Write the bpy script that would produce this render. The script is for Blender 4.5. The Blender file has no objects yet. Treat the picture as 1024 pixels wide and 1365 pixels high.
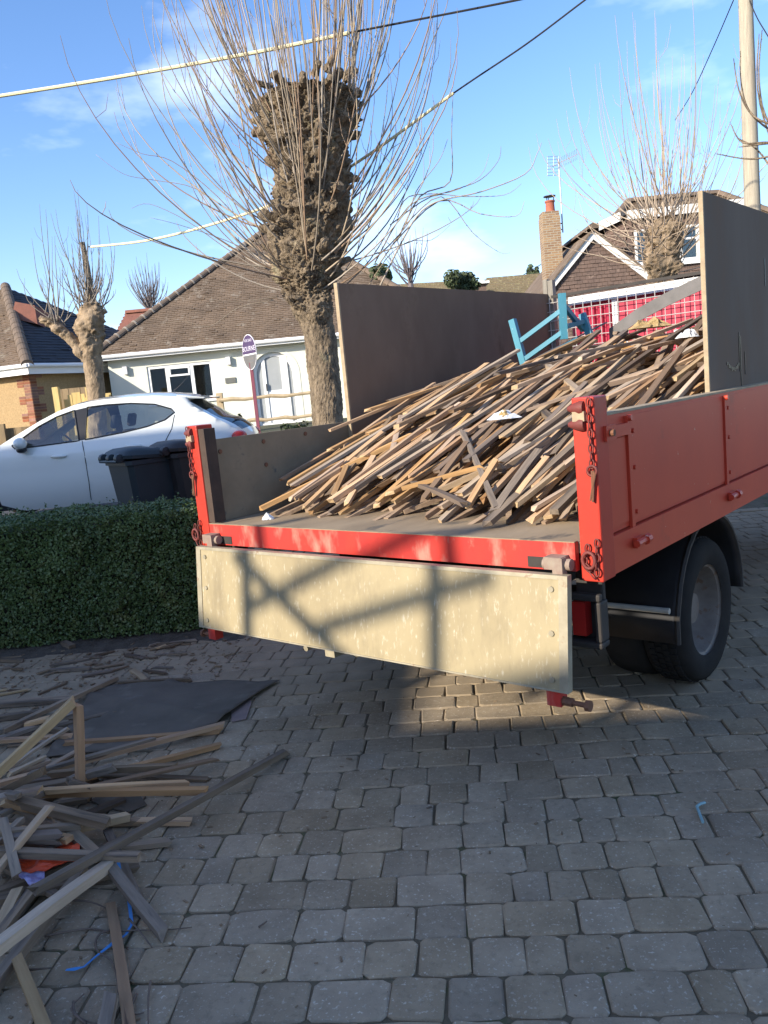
import bpy, math, random
import numpy as np
from mathutils import Vector, Matrix, noise
from mathutils.geometry import tessellate_polygon, delaunay_2d_cdt
random.seed(7); rng = np.random.default_rng(7)
S = bpy.context.scene; COL = S.collection
rad = math.radians

# ------------------------------------------------------------------ camera
F_, PIT, ROL, H = 1095.16, .1469, .0957, 1.68
_f = Vector((0, math.cos(PIT), -math.sin(PIT))); _u = Vector((0, math.sin(PIT), math.cos(PIT))); _x = Vector((1, 0, 0))
CX = math.cos(ROL)*_x - math.sin(ROL)*_u; CU = math.sin(ROL)*_x + math.cos(ROL)*_u
cam = bpy.data.cameras.new('camera'); camo = bpy.data.objects.new('camera', cam); COL.objects.link(camo)
camo.matrix_world = Matrix(((CX.x, CU.x, -_f.x, 0), (CX.y, CU.y, -_f.y, 0), (CX.z, CU.z, -_f.z, H), (0, 0, 0, 1)))
cam.sensor_fit = 'VERTICAL'; cam.sensor_height = 36; cam.lens = F_/1365*36; cam.clip_start = .05; cam.clip_end = 3000
S.camera = camo

# ------------------------------------------------------------------ light
SUN_H, SUN_E = 52.2, 23.0                      # travel heading (deg right of +Y) and elevation
L = Vector((math.sin(rad(SUN_H))*math.cos(rad(SUN_E)), math.cos(rad(SUN_H))*math.cos(rad(SUN_E)), -math.sin(rad(SUN_E))))
sun = bpy.data.lights.new('sun', 'SUN'); sun.energy = 3.3; sun.angle = rad(.55); sun.color = (1, .90, .75)
so = bpy.data.objects.new('sun', sun); COL.objects.link(so); so.rotation_euler = L.to_track_quat('-Z', 'Y').to_euler()
W = bpy.data.worlds.new('World'); S.world = W; W.use_nodes = True
nt = W.node_tree; nt.nodes.clear(); N = nt.nodes.new; LK = nt.links.new
wo = N('ShaderNodeOutputWorld'); bg = N('ShaderNodeBackground'); sky = N('ShaderNodeTexSky')
sky.sky_type = 'NISHITA'; sky.sun_disc = False; sky.sun_elevation = rad(SUN_E); sky.sun_rotation = rad(SUN_H+180)
sky.air_density = 1.0; sky.dust_density = .5; sky.ozone_density = 2.6; sky.altitude = 100
tc = N('ShaderNodeTexCoord'); mp = N('ShaderNodeMapping'); mp.inputs['Scale'].default_value = (1, 1, 2.6)
nz = N('ShaderNodeTexNoise'); nz.inputs['Scale'].default_value = 3.1; nz.inputs['Detail'].default_value = 6; nz.inputs['Roughness'].default_value = .55
cr = N('ShaderNodeValToRGB'); cr.color_ramp.elements[0].position = .53; cr.color_ramp.elements[1].position = .8
cr.color_ramp.elements[1].color = (.55, .55, .55, 1); cr.color_ramp.elements[0].color = (0, 0, 0, 1)
mx = N('ShaderNodeMix'); mx.data_type = 'RGBA'; mx.inputs[7].default_value = (6.2, 6.6, 7.6, 1)
LK(tc.outputs['Generated'], mp.inputs[0]); LK(mp.outputs[0], nz.inputs['Vector']); LK(nz.outputs[0], cr.inputs[0])
LK(cr.outputs[0], mx.inputs[0]); tint = N('ShaderNodeHueSaturation'); tint.inputs['Saturation'].default_value = 1.15; tint.inputs['Value'].default_value = .85; LK(sky.outputs[0], tint.inputs['Color']); tn = N('ShaderNodeMix'); tn.data_type = 'RGBA'; tn.blend_type = 'MULTIPLY'; tn.inputs[0].default_value = 1; tn.inputs[7].default_value = (.98,.905,.98,1); LK(tint.outputs[0], tn.inputs[6]); LK(tn.outputs[2], mx.inputs[6]); LK(mx.outputs[2], bg.inputs[0]); LK(bg.outputs[0], wo.inputs[0])
bg.inputs[1].default_value = .14
S.view_settings.view_transform = 'Standard'; S.view_settings.look = 'None'; S.view_settings.exposure = 1.3; S.view_settings.gamma = 1
try: S.view_settings.use_curve_mapping = False
except Exception: pass
S.cycles.max_bounces = 6; S.cycles.transparent_max_bounces = 12

# ------------------------------------------------------------------ helpers
def ray(px, py):
    return (CX*(px-512) - CU*(py-682.5))/F_ + _f
def at(px, py, Y):
    d = ray(px, py); return Vector((0, 0, H)) + d*(Y/d.y)
def onz(px, py, z=0.):
    d = ray(px, py); return Vector((0, 0, H)) + d*((z-H)/d.z)
def project(p):
    d = Vector(p)-Vector((0, 0, H)); z = d.dot(_f); return 512+F_*d.dot(CX)/z, 682.5-F_*d.dot(CU)/z, z

class MB:
    def __init__(s): s.v = []; s.f = []
    def add(s, vs, fs):
        n = len(s.v); s.v += [tuple(v) for v in vs]; s.f += [tuple(i+n for i in f) for f in fs]; return s
    def box(s, a, b, M=None):
        (x0, y0, z0), (x1, y1, z1) = a, b
        vs = [Vector(p) for p in ((x0,y0,z0),(x1,y0,z0),(x1,y1,z0),(x0,y1,z0),(x0,y0,z1),(x1,y0,z1),(x1,y1,z1),(x0,y1,z1))]
        if M: vs = [M @ v for v in vs]
        return s.add(vs, [(0,3,2,1),(4,5,6,7),(0,1,5,4),(1,2,6,5),(2,3,7,6),(3,0,4,7)])
    def bar(s, p, q, w, h, up=(0,0,1)):
        p, q = Vector(p), Vector(q); d = (q-p).normalized(); up = Vector(up)
        if abs(d.dot(up)) > .98: up = Vector((0,1,0))
        r = d.cross(up).normalized(); u = r.cross(d)
        vs = [c + r*(i*w/2) + u*(j*h/2) for c in (p, q) for i, j in ((-1,-1),(1,-1),(1,1),(-1,1))]
        return s.add(vs, [(3,2,1,0),(4,5,6,7),(0,1,5,4),(1,2,6,5),(2,3,7,6),(3,0,4,7)])
    def tube(s, pts, radii, n=6, cap=True):
        pts = [Vector(p) for p in pts]; m = len(pts)
        if not hasattr(radii, '__len__'): radii = [radii]*m
        vs = []; fs = []; ref = None
        for i in range(m):
            d = (pts[min(i+1, m-1)]-pts[max(i-1, 0)]).normalized()
            if ref is None:
                ref = d.cross(Vector((0,0,1)) if abs(d.z) < .9 else Vector((1,0,0))).normalized()
            ref = (ref - d*ref.dot(d)).normalized(); b = d.cross(ref)
            for k in range(n):
                a = 2*math.pi*k/n; vs.append(pts[i] + (ref*math.cos(a)+b*math.sin(a))*radii[i])
        for i in range(m-1):
            for k in range(n):
                k2 = (k+1) % n; fs.append((i*n+k, i*n+k2, (i+1)*n+k2, (i+1)*n+k))
        if cap: fs += [tuple(range(n-1, -1, -1)), tuple((m-1)*n+k for k in range(n))]
        return s.add(vs, fs)
    def lathe(s, prof, n, M):                     # prof: (r, h) along local Z
        vs = []; fs = []; m = len(prof)
        for r, h in prof:
            for k in range(n):
                a = 2*math.pi*k/n; vs.append(M @ Vector((r*math.cos(a), r*math.sin(a), h)))
        for i in range(m-1):
            for k in range(n):
                k2 = (k+1) % n; fs.append((i*n+k, i*n+k2, (i+1)*n+k2, (i+1)*n+k))
        return s.add(vs, fs)
    def prism(s, poly, d, holes=()):              # planar polygon (3D points) extruded by vector d, holes kept open
        d = Vector(d); loops = [[Vector(p) for p in poly]] + [[Vector(p) for p in h] for h in holes]
        flat = [p for lp in loops for p in lp]; tri = tessellate_polygon(loops); n = len(flat)
        nrm = Vector((0,0,0))
        for i, p in enumerate(loops[0]): nrm += p.cross(loops[0][(i+1) % len(loops[0])])
        vs = flat + [p+d for p in flat]; fs = []
        for t in tri:
            a, b, c = t
            if (flat[b]-flat[a]).cross(flat[c]-flat[a]).dot(d) > 0: a, c = c, a
            fs += [(a,b,c), (c+n,b+n,a+n)]
        o = 0
        for lp in loops:
            k = len(lp)
            for i in range(k): j = (i+1) % k; fs.append((o+i, o+j, o+j+n, o+i+n))
            o += k
        return s.add(vs, fs)
    def mesh(s, name):
        me = bpy.data.meshes.new(name); me.from_pydata(s.v, [], s.f); me.update(); return me

def obj(name, mb, m, parent=None, smooth=False, world=False, label=None, kind=None, recalc=True):
    if isinstance(mb, MB):
        if world and parent is not None:
            lo = parent.location; mb.v = [(x-lo.x, y-lo.y, z-lo.z) for x, y, z in mb.v]
        me = mb.mesh(name)
        if recalc:
            import bmesh
            bm = bmesh.new(); bm.from_mesh(me); bmesh.ops.recalc_face_normals(bm, faces=bm.faces); bm.to_mesh(me); bm.free()
    else: me = mb
    if m is not None and not me.materials: me.materials.append(m)
    if smooth:
        me.polygons.foreach_set('use_smooth', [True]*len(me.polygons))
        if smooth != 'all':
            try: me.set_sharp_from_angle(angle=rad(38))
            except Exception: pass
    o = bpy.data.objects.new(name, me); COL.objects.link(o)
    if parent is not None: o.parent = parent
    if label: o['label'] = label
    if kind: o['kind'] = kind
    return o
def thing(name, label, cat, loc=(0,0,0), rotz=0, group=None):
    o = bpy.data.objects.new(name, None); COL.objects.link(o); o.location = loc; o.rotation_euler = (0,0,rotz)
    o.empty_display_size = .1
    return tag(o, label, cat, group)
def tag(o, label, cat, group=None):
    o['label'] = label; o['category'] = cat
    if group: o['group'] = group
    return o

def inpoly(p, poly):
    x, y = p; c = False; j = len(poly)-1
    for i in range(len(poly)):
        xi, yi = poly[i]; xj, yj = poly[j]
        if (yi > y) != (yj > y) and x < (xj-xi)*(y-yi)/(yj-yi)+xi: c = not c
        j = i
    return c
def dens(poly, close=True, st_=.07):
    out = []
    for i in range(len(poly) if close else len(poly)-1):
        a, b = Vector(poly[i]), Vector(poly[(i+1) % len(poly)]); k = max(1, int((b-a).length/st_))
        out += [tuple(a+(b-a)*j/k) for j in range(k)]
    if not close: out.append(poly[-1])
    return out

# ------------------------------------------------------------------ materials
def mat(name, c1, c2=None, scale=6., rough=.7, bump=0., bscale=40., bdist=.01, metal=0., spec=.35, rand=0., stretch=(1,1,1),
        c3=None, s3=30., t3=.62, w3=.06, detail=5, hue=0., coat=0., dirt_or_shade=None):
    m = bpy.data.materials.new(name); m.use_nodes = True; t = m.node_tree; n = t.nodes.new; k = t.links.new
    p = t.nodes['Principled BSDF']; p.inputs['Roughness'].default_value = rough; p.inputs['Metallic'].default_value = metal
    p.inputs['Specular IOR Level'].default_value = spec
    if coat: p.inputs['Coat Weight'].default_value = coat; p.inputs['Coat Roughness'].default_value = .06
    c = n('ShaderNodeTexCoord'); mp = n('ShaderNodeMapping'); mp.inputs['Scale'].default_value = stretch
    k(c.outputs['Object'], mp.inputs[0]); vec = mp.outputs[0]
    oi = n('ShaderNodeObjectInfo')
    if rand:
        ad = n('ShaderNodeVectorMath'); ad.operation = 'ADD'; cb = n('ShaderNodeMath'); cb.operation = 'MULTIPLY'; cb.inputs[1].default_value = 37.
        k(oi.outputs['Random'], cb.inputs[0]); k(vec, ad.inputs[0]); k(cb.outputs[0], ad.inputs[1]); vec = ad.outputs[0]
    def noi(sc, det=detail, ro=.6):
        z = n('ShaderNodeTexNoise'); z.inputs['Scale'].default_value = sc; z.inputs['Detail'].default_value = det; z.inputs['Roughness'].default_value = ro
        k(vec, z.inputs['Vector']); return z.outputs[0]
    def mixc(f, a, b):
        x = n('ShaderNodeMix'); x.data_type = 'RGBA'
        k(f, x.inputs[0])
        for s_, v in ((6, a), (7, b)):
            if hasattr(v, 'links') or hasattr(v, 'is_output'): k(v, x.inputs[s_])
            else: x.inputs[s_].default_value = (*v, 1)
        return x.outputs[2]
    def rampf(f, lo, hi):
        r = n('ShaderNodeMapRange'); r.inputs[1].default_value = lo; r.inputs[2].default_value = hi; k(f, r.inputs[0]); return r.outputs[0]
    c2 = c2 or tuple(x*.8 for x in c1)
    col = mixc(rampf(noi(scale), .33, .67), c1, c2)
    if c3: col = mixc(rampf(noi(s3, 4), t3, t3+w3), col, c3)
    if dirt_or_shade: col = mixc(rampf(noi(dirt_or_shade[1], 6, .7), dirt_or_shade[2], dirt_or_shade[2]+.2), col, dirt_or_shade[0])  # extra tone: dirt on most materials, crevice shade painted into the bark
    if rand:
        hs = n('ShaderNodeHueSaturation')
        a = n('ShaderNodeMapRange'); a.inputs[3].default_value = 1-rand; a.inputs[4].default_value = 1+rand; k(oi.outputs['Random'], a.inputs[0])
        k(a.outputs[0], hs.inputs['Value']); k(col, hs.inputs['Color'])
        if hue:
            w = n('ShaderNodeTexWhiteNoise'); w.noise_dimensions = '1D'; k(oi.outputs['Random'], w.inputs['W'])
            b = n('ShaderNodeMapRange'); b.inputs[3].default_value = 1-hue; b.inputs[4].default_value = 1+hue*.6; k(w.outputs[0], b.inputs[0]); k(b.outputs[0], hs.inputs['Saturation'])
        col = hs.outputs[0]
    k(col, p.inputs['Base Color'])
    if bump:
        bp = n('ShaderNodeBump'); bp.inputs['Strength'].default_value = bump; bp.inputs['Distance'].default_value = bdist
        k(noi(bscale, 5), bp.inputs['Height']); k(bp.outputs[0], p.inputs['Normal'])
    return m
def glass(name, tint=(.6,.68,.7), tr=.6):
    m = bpy.data.materials.new(name); m.use_nodes = True; t = m.node_tree; t.nodes.clear(); n = t.nodes.new; k = t.links.new
    o = n('ShaderNodeOutputMaterial'); g = n('ShaderNodeBsdfGlossy'); g.inputs['Roughness'].default_value = .02; g.inputs[0].default_value = (.9,.95,1,1)
    tp = n('ShaderNodeBsdfTransparent'); tp.inputs[0].default_value = (*[x*tr for x in tint], 1)
    fr = n('ShaderNodeLayerWeight'); fr.inputs[0].default_value = .35
    mx = n('ShaderNodeMapRange'); mx.inputs[3].default_value = .07; mx.inputs[4].default_value = .6; k(fr.outputs['Fresnel'], mx.inputs[0])
    s = n('ShaderNodeMixShader'); k(mx.outputs[0], s.inputs[0]); k(tp.outputs[0], s.inputs[1]); k(g.outputs[0], s.inputs[2]); k(s.outputs[0], o.inputs[0])
    return m

M_ = {}
M_['paver'] = mat('paver_stone', (.37,.29,.195), (.27,.21,.14), 6, .95, .8, 140, .004, spec=.15, rand=.15, hue=.10, c3=(.52,.45,.35), s3=90, t3=.60, w3=.03, dirt_or_shade=((.22,.175,.115), 45, .52))
M_['joint'] = mat('joint_soil', (.15,.12,.075), (.11,.088,.055), 9, .95, .6, 60, .01, c3=(.075,.085,.035), s3=6, t3=.55, w3=.1)
M_['ground'] = mat('ground_soil', (.09,.08,.055), (.06,.075,.035), 1.5, .95, .4, 20, .02)
M_['road'] = mat('road_asphalt', (.075,.075,.078), (.055,.055,.06), 2, .9, .4, 150, .006)
M_['pavement'] = mat('pavement_slab', (.2,.19,.18), (.15,.15,.14), 3, .9, .3, 90, .004)
M_['dirt_or_shade'] = mat('leaf_litter', (.07,.055,.04), (.11,.095,.075), 14, .95, .8, 60, .02)
M_['red'] = mat('red_paint', (.52,.045,.025), (.43,.036,.022), 3, .42, .15, 30, .003, c3=(.50,.25,.2), s3=26, t3=.70, w3=.03, dirt_or_shade=((.30,.10,.07), 2.2, .58))
M_['redside'] = mat('red_side_paint', (.56,.065,.03), (.48,.052,.027), 1.6, .42, .12, 40, .002, c3=(.55,.36,.30), s3=30, t3=.715, w3=.015, dirt_or_shade=((.24,.05,.035), 3, .6))
M_['redrail'] = mat('worn_red_rail', (.55,.045,.03), (.42,.035,.03), 4, .5, .2, 30, .003, stretch=(1.6,1,.7), c3=(.50,.20,.15), s3=6, t3=.52, w3=.16, dirt_or_shade=((.42,.30,.22), 5, .62))
M_['board'] = mat('tailboard_ply', (.37,.305,.18), (.295,.24,.14), 4, .6, .4, 60, .003, stretch=(1,1,.3), c3=(.47,.42,.31), s3=75, t3=.58, w3=.12, dirt_or_shade=((.22,.18,.11), 5, .52))
M_['alloy'] = mat('worn_alloy_edge', (.43,.385,.28), (.31,.27,.19), 12, .5, .2, 60, .002, metal=.3, c3=(.3,.22,.15), s3=20, t3=.62)
M_['bed'] = mat('bed_ply_floor', (.35,.265,.17), (.24,.18,.115), 5, .85, .4, 60, .004, stretch=(1,.4,1), c3=(.13,.11,.085), s3=9, t3=.58, w3=.12)
M_['ply'] = mat('brown_shutter_ply', (.205,.148,.108), (.16,.115,.084), 2.5, .9, .3, 30, .003, spec=.06, stretch=(1,1,.5), c3=(.25,.18,.125), s3=3, t3=.56, w3=.2, dirt_or_shade=((.085,.06,.045), 3, .58))
M_['plygrey'] = mat('grey_shutter_ply', (.205,.162,.128), (.165,.13,.102), 2.0, .9, .3, 30, .003, spec=.06, stretch=(1,1,.4), c3=(.045,.042,.04), s3=5, t3=.72, w3=.03, dirt_or_shade=((.20,.14,.10), 2, .5))
M_['plyedge'] = mat('ply_edge', (.42,.33,.21), (.30,.23,.15), 20, .8, .2, 50, .002)
M_['greyboard'] = mat('grey_side_board', (.26,.21,.14), (.20,.16,.107), 5, .8, .3, 40, .003, c3=(.12,.11,.095), s3=12, t3=.62, w3=.08, dirt_or_shade=((.13,.115,.09), 6, .6))
M_['grime'] = mat('grimy_steel', (.085,.055,.04), (.05,.035,.028), 10, .8, .4, 40, .004)
M_['endwood'] = mat('sawn_end', (.52,.37,.21), (.36,.25,.14), 60, .9, .2, 80, .001)
M_['darkred'] = mat('grimy_red_iron', (.20,.04,.03), (.12,.035,.03), 18, .6, .3, 60, .003)
M_['hingemat'] = mat('dusty_hinge_steel', (.30,.245,.19), (.23,.15,.12), 18, .7, .3, 60, .003)
M_['black'] = mat('black_plastic', (.02,.02,.022), (.03,.03,.032), 8, .5, .15, 60, .003)
M_['chassis'] = mat('dirty_chassis', (.03,.028,.026), (.05,.042,.036), 8, .7, .3, 40, .004)
M_['rubber'] = mat('tyre_rubber', (.022,.021,.02), (.032,.03,.028), 7, .9, .3, 60, .003, spec=.1)
M_['rim'] = mat('wheel_steel', (.20,.175,.15), (.13,.11,.095), 8, .6, .3, 40, .003, c3=(.14,.09,.06), s3=14, t3=.6)
M_['rust'] = mat('rusty_iron', (.21,.095,.05), (.14,.065,.04), 18, .75, .4, 60, .003)
M_['lampred'] = mat('red_lamp_lens', (.5,.03,.02), (.4,.02,.02), 9, .2)
M_['grey_tube'] = mat('pale_grey_tube', (.52,.49,.42), (.42,.39,.33), 12, .6)
M_['crimson'] = mat('crimson_cab_paint', (.40,.025,.06), (.33,.02,.05), 4, .4)
M_['white'] = mat('white_paint', (.78,.78,.76), (.70,.70,.67), 4, .5)
M_['galv'] = mat('galvanised_mesh', (.62,.60,.56), (.5,.48,.45), 10, .5, metal=.2)
M_['post'] = mat('grey_timber_post', (.27,.25,.21), (.19,.17,.14), 10, .9, .4, 50, .005, stretch=(6,6,.7))
M_['batten'] = mat('batten_wood', (.55,.36,.195), (.29,.18,.10), 3.2, .85, .35, 30, .002, rand=.34, hue=.3, stretch=(.6,7,7), c3=(.15,.09,.05), s3=4, t3=.66, w3=.08)
M_['battengrey'] = mat('weathered_wood', (.28,.205,.135), (.135,.098,.066), 4.5, .88, .35, 30, .002, rand=.3, hue=.25, stretch=(.6,7,7), c3=(.10,.08,.065), s3=4, t3=.6, w3=.08)
M_['battenpale'] = mat('fresh_wood', (.50,.365,.22), (.33,.23,.135), 4.5, .8, .3, 30, .002, rand=.16, hue=.3, stretch=(.6,7,7), c3=(.3,.21,.13), s3=4, t3=.66, w3=.06)
M_['rubwood'] = mat('dark_wet_wood', (.19,.13,.085), (.12,.082,.055), 3.2, .8, .35, 30, .002, rand=.3, hue=.4, stretch=(.6,7,7))
M_['battenred'] = mat('reddish_old_wood', (.42,.25,.125), (.27,.155,.08), 3.2, .85, .35, 30, .002, rand=.2, hue=.2, stretch=(.6,7,7), c3=(.12,.07,.045), s3=4, t3=.62, w3=.08)
M_['rubble'] = mat('rubble_waste', (.11,.085,.06), (.05,.04,.032), 14, .95, .8, 40, .03)
M_['teal'] = mat('teal_gloss_paint', (.075,.27,.36), (.06,.22,.30), 5, .45, .1, 40, .002, c3=(.45,.5,.48), s3=22, t3=.66, w3=.04)
M_['felt'] = mat('roofing_felt', (.14,.115,.088), (.105,.087,.066), 4, .92, .5, 150, .004, c3=(.19,.165,.13), s3=5, t3=.58, w3=.2)
M_['greystrip'] = mat('grey_strip', (.17,.16,.155), (.12,.115,.11), 6, .6)
M_['hessian'] = mat('straw_insulation', (.50,.36,.17), (.34,.24,.11), 24, .95, .7, 60, .02)
M_['plasticw'] = mat('white_plastic', (.72,.73,.74), (.6,.62,.64), 8, .3)
M_['orange'] = mat('orange_red_plastic', (.75,.10,.03), (.62,.075,.025), 8, .35)
M_['lilac'] = mat('lilac_print_plastic', (.5,.47,.66), (.25,.2,.4), 25, .35)
M_['blue'] = mat('blue_strapping', (.06,.27,.62), (.05,.22,.55), 8, .35)
M_['twig'] = mat('dry_twig', (.19,.14,.105), (.12,.09,.07), 20, .9)
M_['cardb'] = mat('pinkish_card', (.26,.19,.165), (.21,.155,.14), 9, .9)
M_['leaf'] = mat('box_leaf', (.10,.15,.042), (.06,.098,.03), 2.2, .45, spec=.4, c3=(.14,.17,.055), s3=5, t3=.56, w3=.12, dirt_or_shade=((.12,.10,.04), 1.6, .60))
M_['leafcore'] = mat('hedge_dark_core', (.02,.022,.012), (.03,.026,.016), 9, .95)  # near black colour for the shaded inside of the hedge
M_['carpaint'] = mat('white_car_paint', (.72,.745,.70), (.71,.735,.69), 1, .3, coat=1., spec=.5)
M_['carblack'] = mat('car_black_trim', (.02,.021,.024), (.025,.025,.028), 4, .35)
M_['seat'] = mat('seat_cloth', (.12,.12,.12), (.09,.09,.09), 9, .9)
M_['seatlight'] = mat('pale_headlining', (.42,.42,.38), (.36,.36,.33), 9, .9)
M_['glass'] = glass('car_glass', (.92,.96,.95), .88); M_['glassdark'] = glass('tinted_glass', (.25,.3,.33), .5); M_['pane'] = glass('window_pane', (.8,.84,.82), .92)
M_['binteal'] = mat('dark_teal_bin', (.022,.032,.038), (.03,.04,.046), 5, .45, .1, 80, .002, dirt_or_shade=((.08,.08,.075), 5, .66))
M_['binblack'] = mat('black_bin', (.026,.022,.022), (.034,.03,.03), 5, .45, .1, 80, .002, dirt_or_shade=((.07,.06,.055), 5, .66))
M_['render'] = mat('sage_render', (.70,.705,.61), (.66,.67,.575), 1.3, .9, .15, 120, .003)
M_['tile'] = mat('brown_roof_tile', (.19,.138,.095), (.13,.096,.068), 1.6, .9, .4, 60, .006, c3=(.24,.20,.155), s3=2.6, t3=.58, w3=.1, dirt_or_shade=((.34,.31,.25), 9, .74))
M_['slate'] = mat('dark_slate_tile', (.052,.055,.062), (.038,.04,.046), 2, .8, .3, 60, .005)
M_['redtile'] = mat('red_ridge_tile', (.26,.105,.07), (.19,.085,.06), 3, .9, .3, 40, .005)
M_['mosstile'] = mat('pantile_mossy', (.26,.205,.13), (.2,.165,.10), 5, .9, .4, 20, .01, c3=(.33,.29,.17), s3=9, t3=.55)
M_['ridge'] = mat('ridge_tile', (.175,.13,.095), (.125,.095,.07), 3, .9, .3, 40, .005)
M_['mortar'] = mat('ridge_mortar', (.33,.29,.24), (.26,.23,.19), 9, .95)
M_['pebble'] = mat('pebbledash', (.44,.31,.16), (.33,.23,.12), 26, .95, .9, 70, .02, detail=3)
M_['brickred'] = mat('red_quoin_brick', (.28,.12,.075), (.20,.09,.06), 6, .9, .3, 60, .004, rand=.25, hue=.3)
M_['upvc'] = mat('white_upvc', (.80,.81,.81), (.78,.79,.79), 2, .35)
M_['dark'] = mat('dark_room', (.16,.165,.155), (.2,.2,.19), 1.5, .9)
M_['dgrey'] = mat('grey_plaque', (.16,.165,.15), (.12,.125,.115), 8, .6)
M_['yellowwood'] = mat('new_larch_boards', (.62,.47,.20), (.50,.37,.15), 4, .8, .2, 40, .003, rand=.12, stretch=(6,6,.6))
M_['fence'] = mat('brown_fence_boards', (.26,.19,.105), (.19,.14,.085), 4, .88, .3, 40, .003, rand=.2, stretch=(6,6,.6))
M_['railwood'] = mat('cleft_rail_wood', (.50,.40,.25), (.36,.28,.18), 6, .85, .4, 30, .006)
M_['signpurple'] = mat('purple_sign_face', (.075,.048,.115), (.062,.04,.095), 3, .5)  # purple lowered to stand in for the board's backlit shade
M_['signgrey'] = mat('grey_sign_face', (.15,.15,.15), (.12,.12,.12), 3, .5)
M_['signwhite'] = mat('white_sign_edge', (.72,.72,.74), (.65,.65,.67), 3, .5)
M_['signpole'] = mat('maroon_sign_post', (.24,.07,.10), (.19,.055,.08), 3, .55)
M_['bark'] = mat('pollard_bark', (.33,.255,.17), (.13,.10,.068), 7, .95, 1., 30, .06, stretch=(1,1,.45), c3=(.38,.34,.22), s3=4, t3=.6, w3=.12, dirt_or_shade=((.07,.052,.036), 16, .5))  # last tone paints dark crevice shade into the bark, not dirt
M_['barkpale'] = mat('plane_bark', (.38,.285,.185), (.18,.135,.09), 6, .95, .8, 22, .04, stretch=(1,1,.6))
M_['shoot'] = mat('willow_shoot', (.36,.295,.215), (.245,.195,.14), 1.5, .7, rand=.3, hue=.35)
M_['shootred'] = mat('reddish_shoot', (.34,.235,.155), (.24,.16,.105), 1.5, .7, rand=.25)
M_['shootpale'] = mat('pale_shoot', (.46,.37,.27), (.34,.26,.19), 1.5, .7)
M_['shootgrey'] = mat('distant_twig', (.20,.17,.165), (.15,.13,.13), 1.5, .9)
M_['bush'] = mat('bush_leaf', (.05,.075,.03), (.08,.10,.05), 1.5, .7)
M_['pole'] = mat('weathered_pole', (.43,.38,.29), (.30,.265,.205), 6, .9, .4, 40, .006, stretch=(5,5,.4))
M_['cable'] = mat('black_cable', (.02,.02,.022), (.03,.03,.03), 5, .6)
M_['yellow'] = mat('yellow_cable_shroud', (.72,.67,.42), (.70,.65,.40), 5, .5)
M_['hang'] = mat('hung_tile', (.165,.112,.088), (.12,.085,.07), 3, .9, .3, 40, .005, c3=(.21,.15,.12), s3=5, t3=.6)
M_['chimpot'] = mat('terracotta_pot', (.36,.12,.07), (.28,.10,.065), 6, .9)
M_['alum'] = mat('aerial_alloy', (.50,.50,.50), (.4,.4,.4), 6, .5, metal=.5)
M_['frost'] = mat('frosted_glass', (.36,.38,.39), (.31,.33,.34), 2, .15)
M_['curtain'] = mat('dark_curtain', (.05,.05,.05), (.03,.03,.03), 6, .9)
def brickmat(name, c1, c2, mo, scale=1.):
    m = bpy.data.materials.new(name); m.use_nodes = True; t = m.node_tree; n = t.nodes.new; k = t.links.new; p = t.nodes['Principled BSDF']
    p.inputs['Roughness'].default_value = .9
    c = n('ShaderNodeTexCoord'); sx = n('ShaderNodeSeparateXYZ'); k(c.outputs['Object'], sx.inputs[0]); ad = n('ShaderNodeMath'); k(sx.outputs[0], ad.inputs[0]); k(sx.outputs[1], ad.inputs[1])
    cb = n('ShaderNodeCombineXYZ'); k(ad.outputs[0], cb.inputs[0]); k(sx.outputs[2], cb.inputs[1])
    b = n('ShaderNodeTexBrick'); k(cb.outputs[0], b.inputs[0]); b.inputs['Color1'].default_value = (*c1, 1); b.inputs['Color2'].default_value = (*c2, 1); b.inputs['Mortar'].default_value = (*mo, 1)
    b.inputs['Scale'].default_value = scale; b.inputs['Brick Width'].default_value = .225; b.inputs['Row Height'].default_value = .075; b.inputs['Mortar Size'].default_value = .012
    k(b.outputs[0], p.inputs['Base Color']); bp = n('ShaderNodeBump'); bp.inputs['Strength'].default_value = .6; bp.inputs['Distance'].default_value = .01; bp.invert = True
    k(b.outputs['Fac'], bp.inputs['Height']); k(bp.outputs[0], p.inputs['Normal']); return m
M_['brick'] = brickmat('stock_brick', (.34,.22,.115), (.22,.13,.075), (.33,.29,.22))
M_['cream'] = mat('cream_render', (.80,.75,.66), (.76,.71,.62), 2, .9)  # pale walls of the added house, bounce fill light into the shade
M_['housebrick'] = brickmat('house_brick', (.30,.14,.09), (.24,.11,.075), (.35,.32,.28))

def ss(a, b, x):
    t = min(1, max(0, (x-a)/(b-a))); return t*t*(3-2*t)
def terrain(x, y):
    s = 1.9*ss(-1.2, 1.2, x)
    return .40*ss(6.5+s*1.05, 10.2+s*.6, y) + .62*ss(12.5, 22, y)

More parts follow.
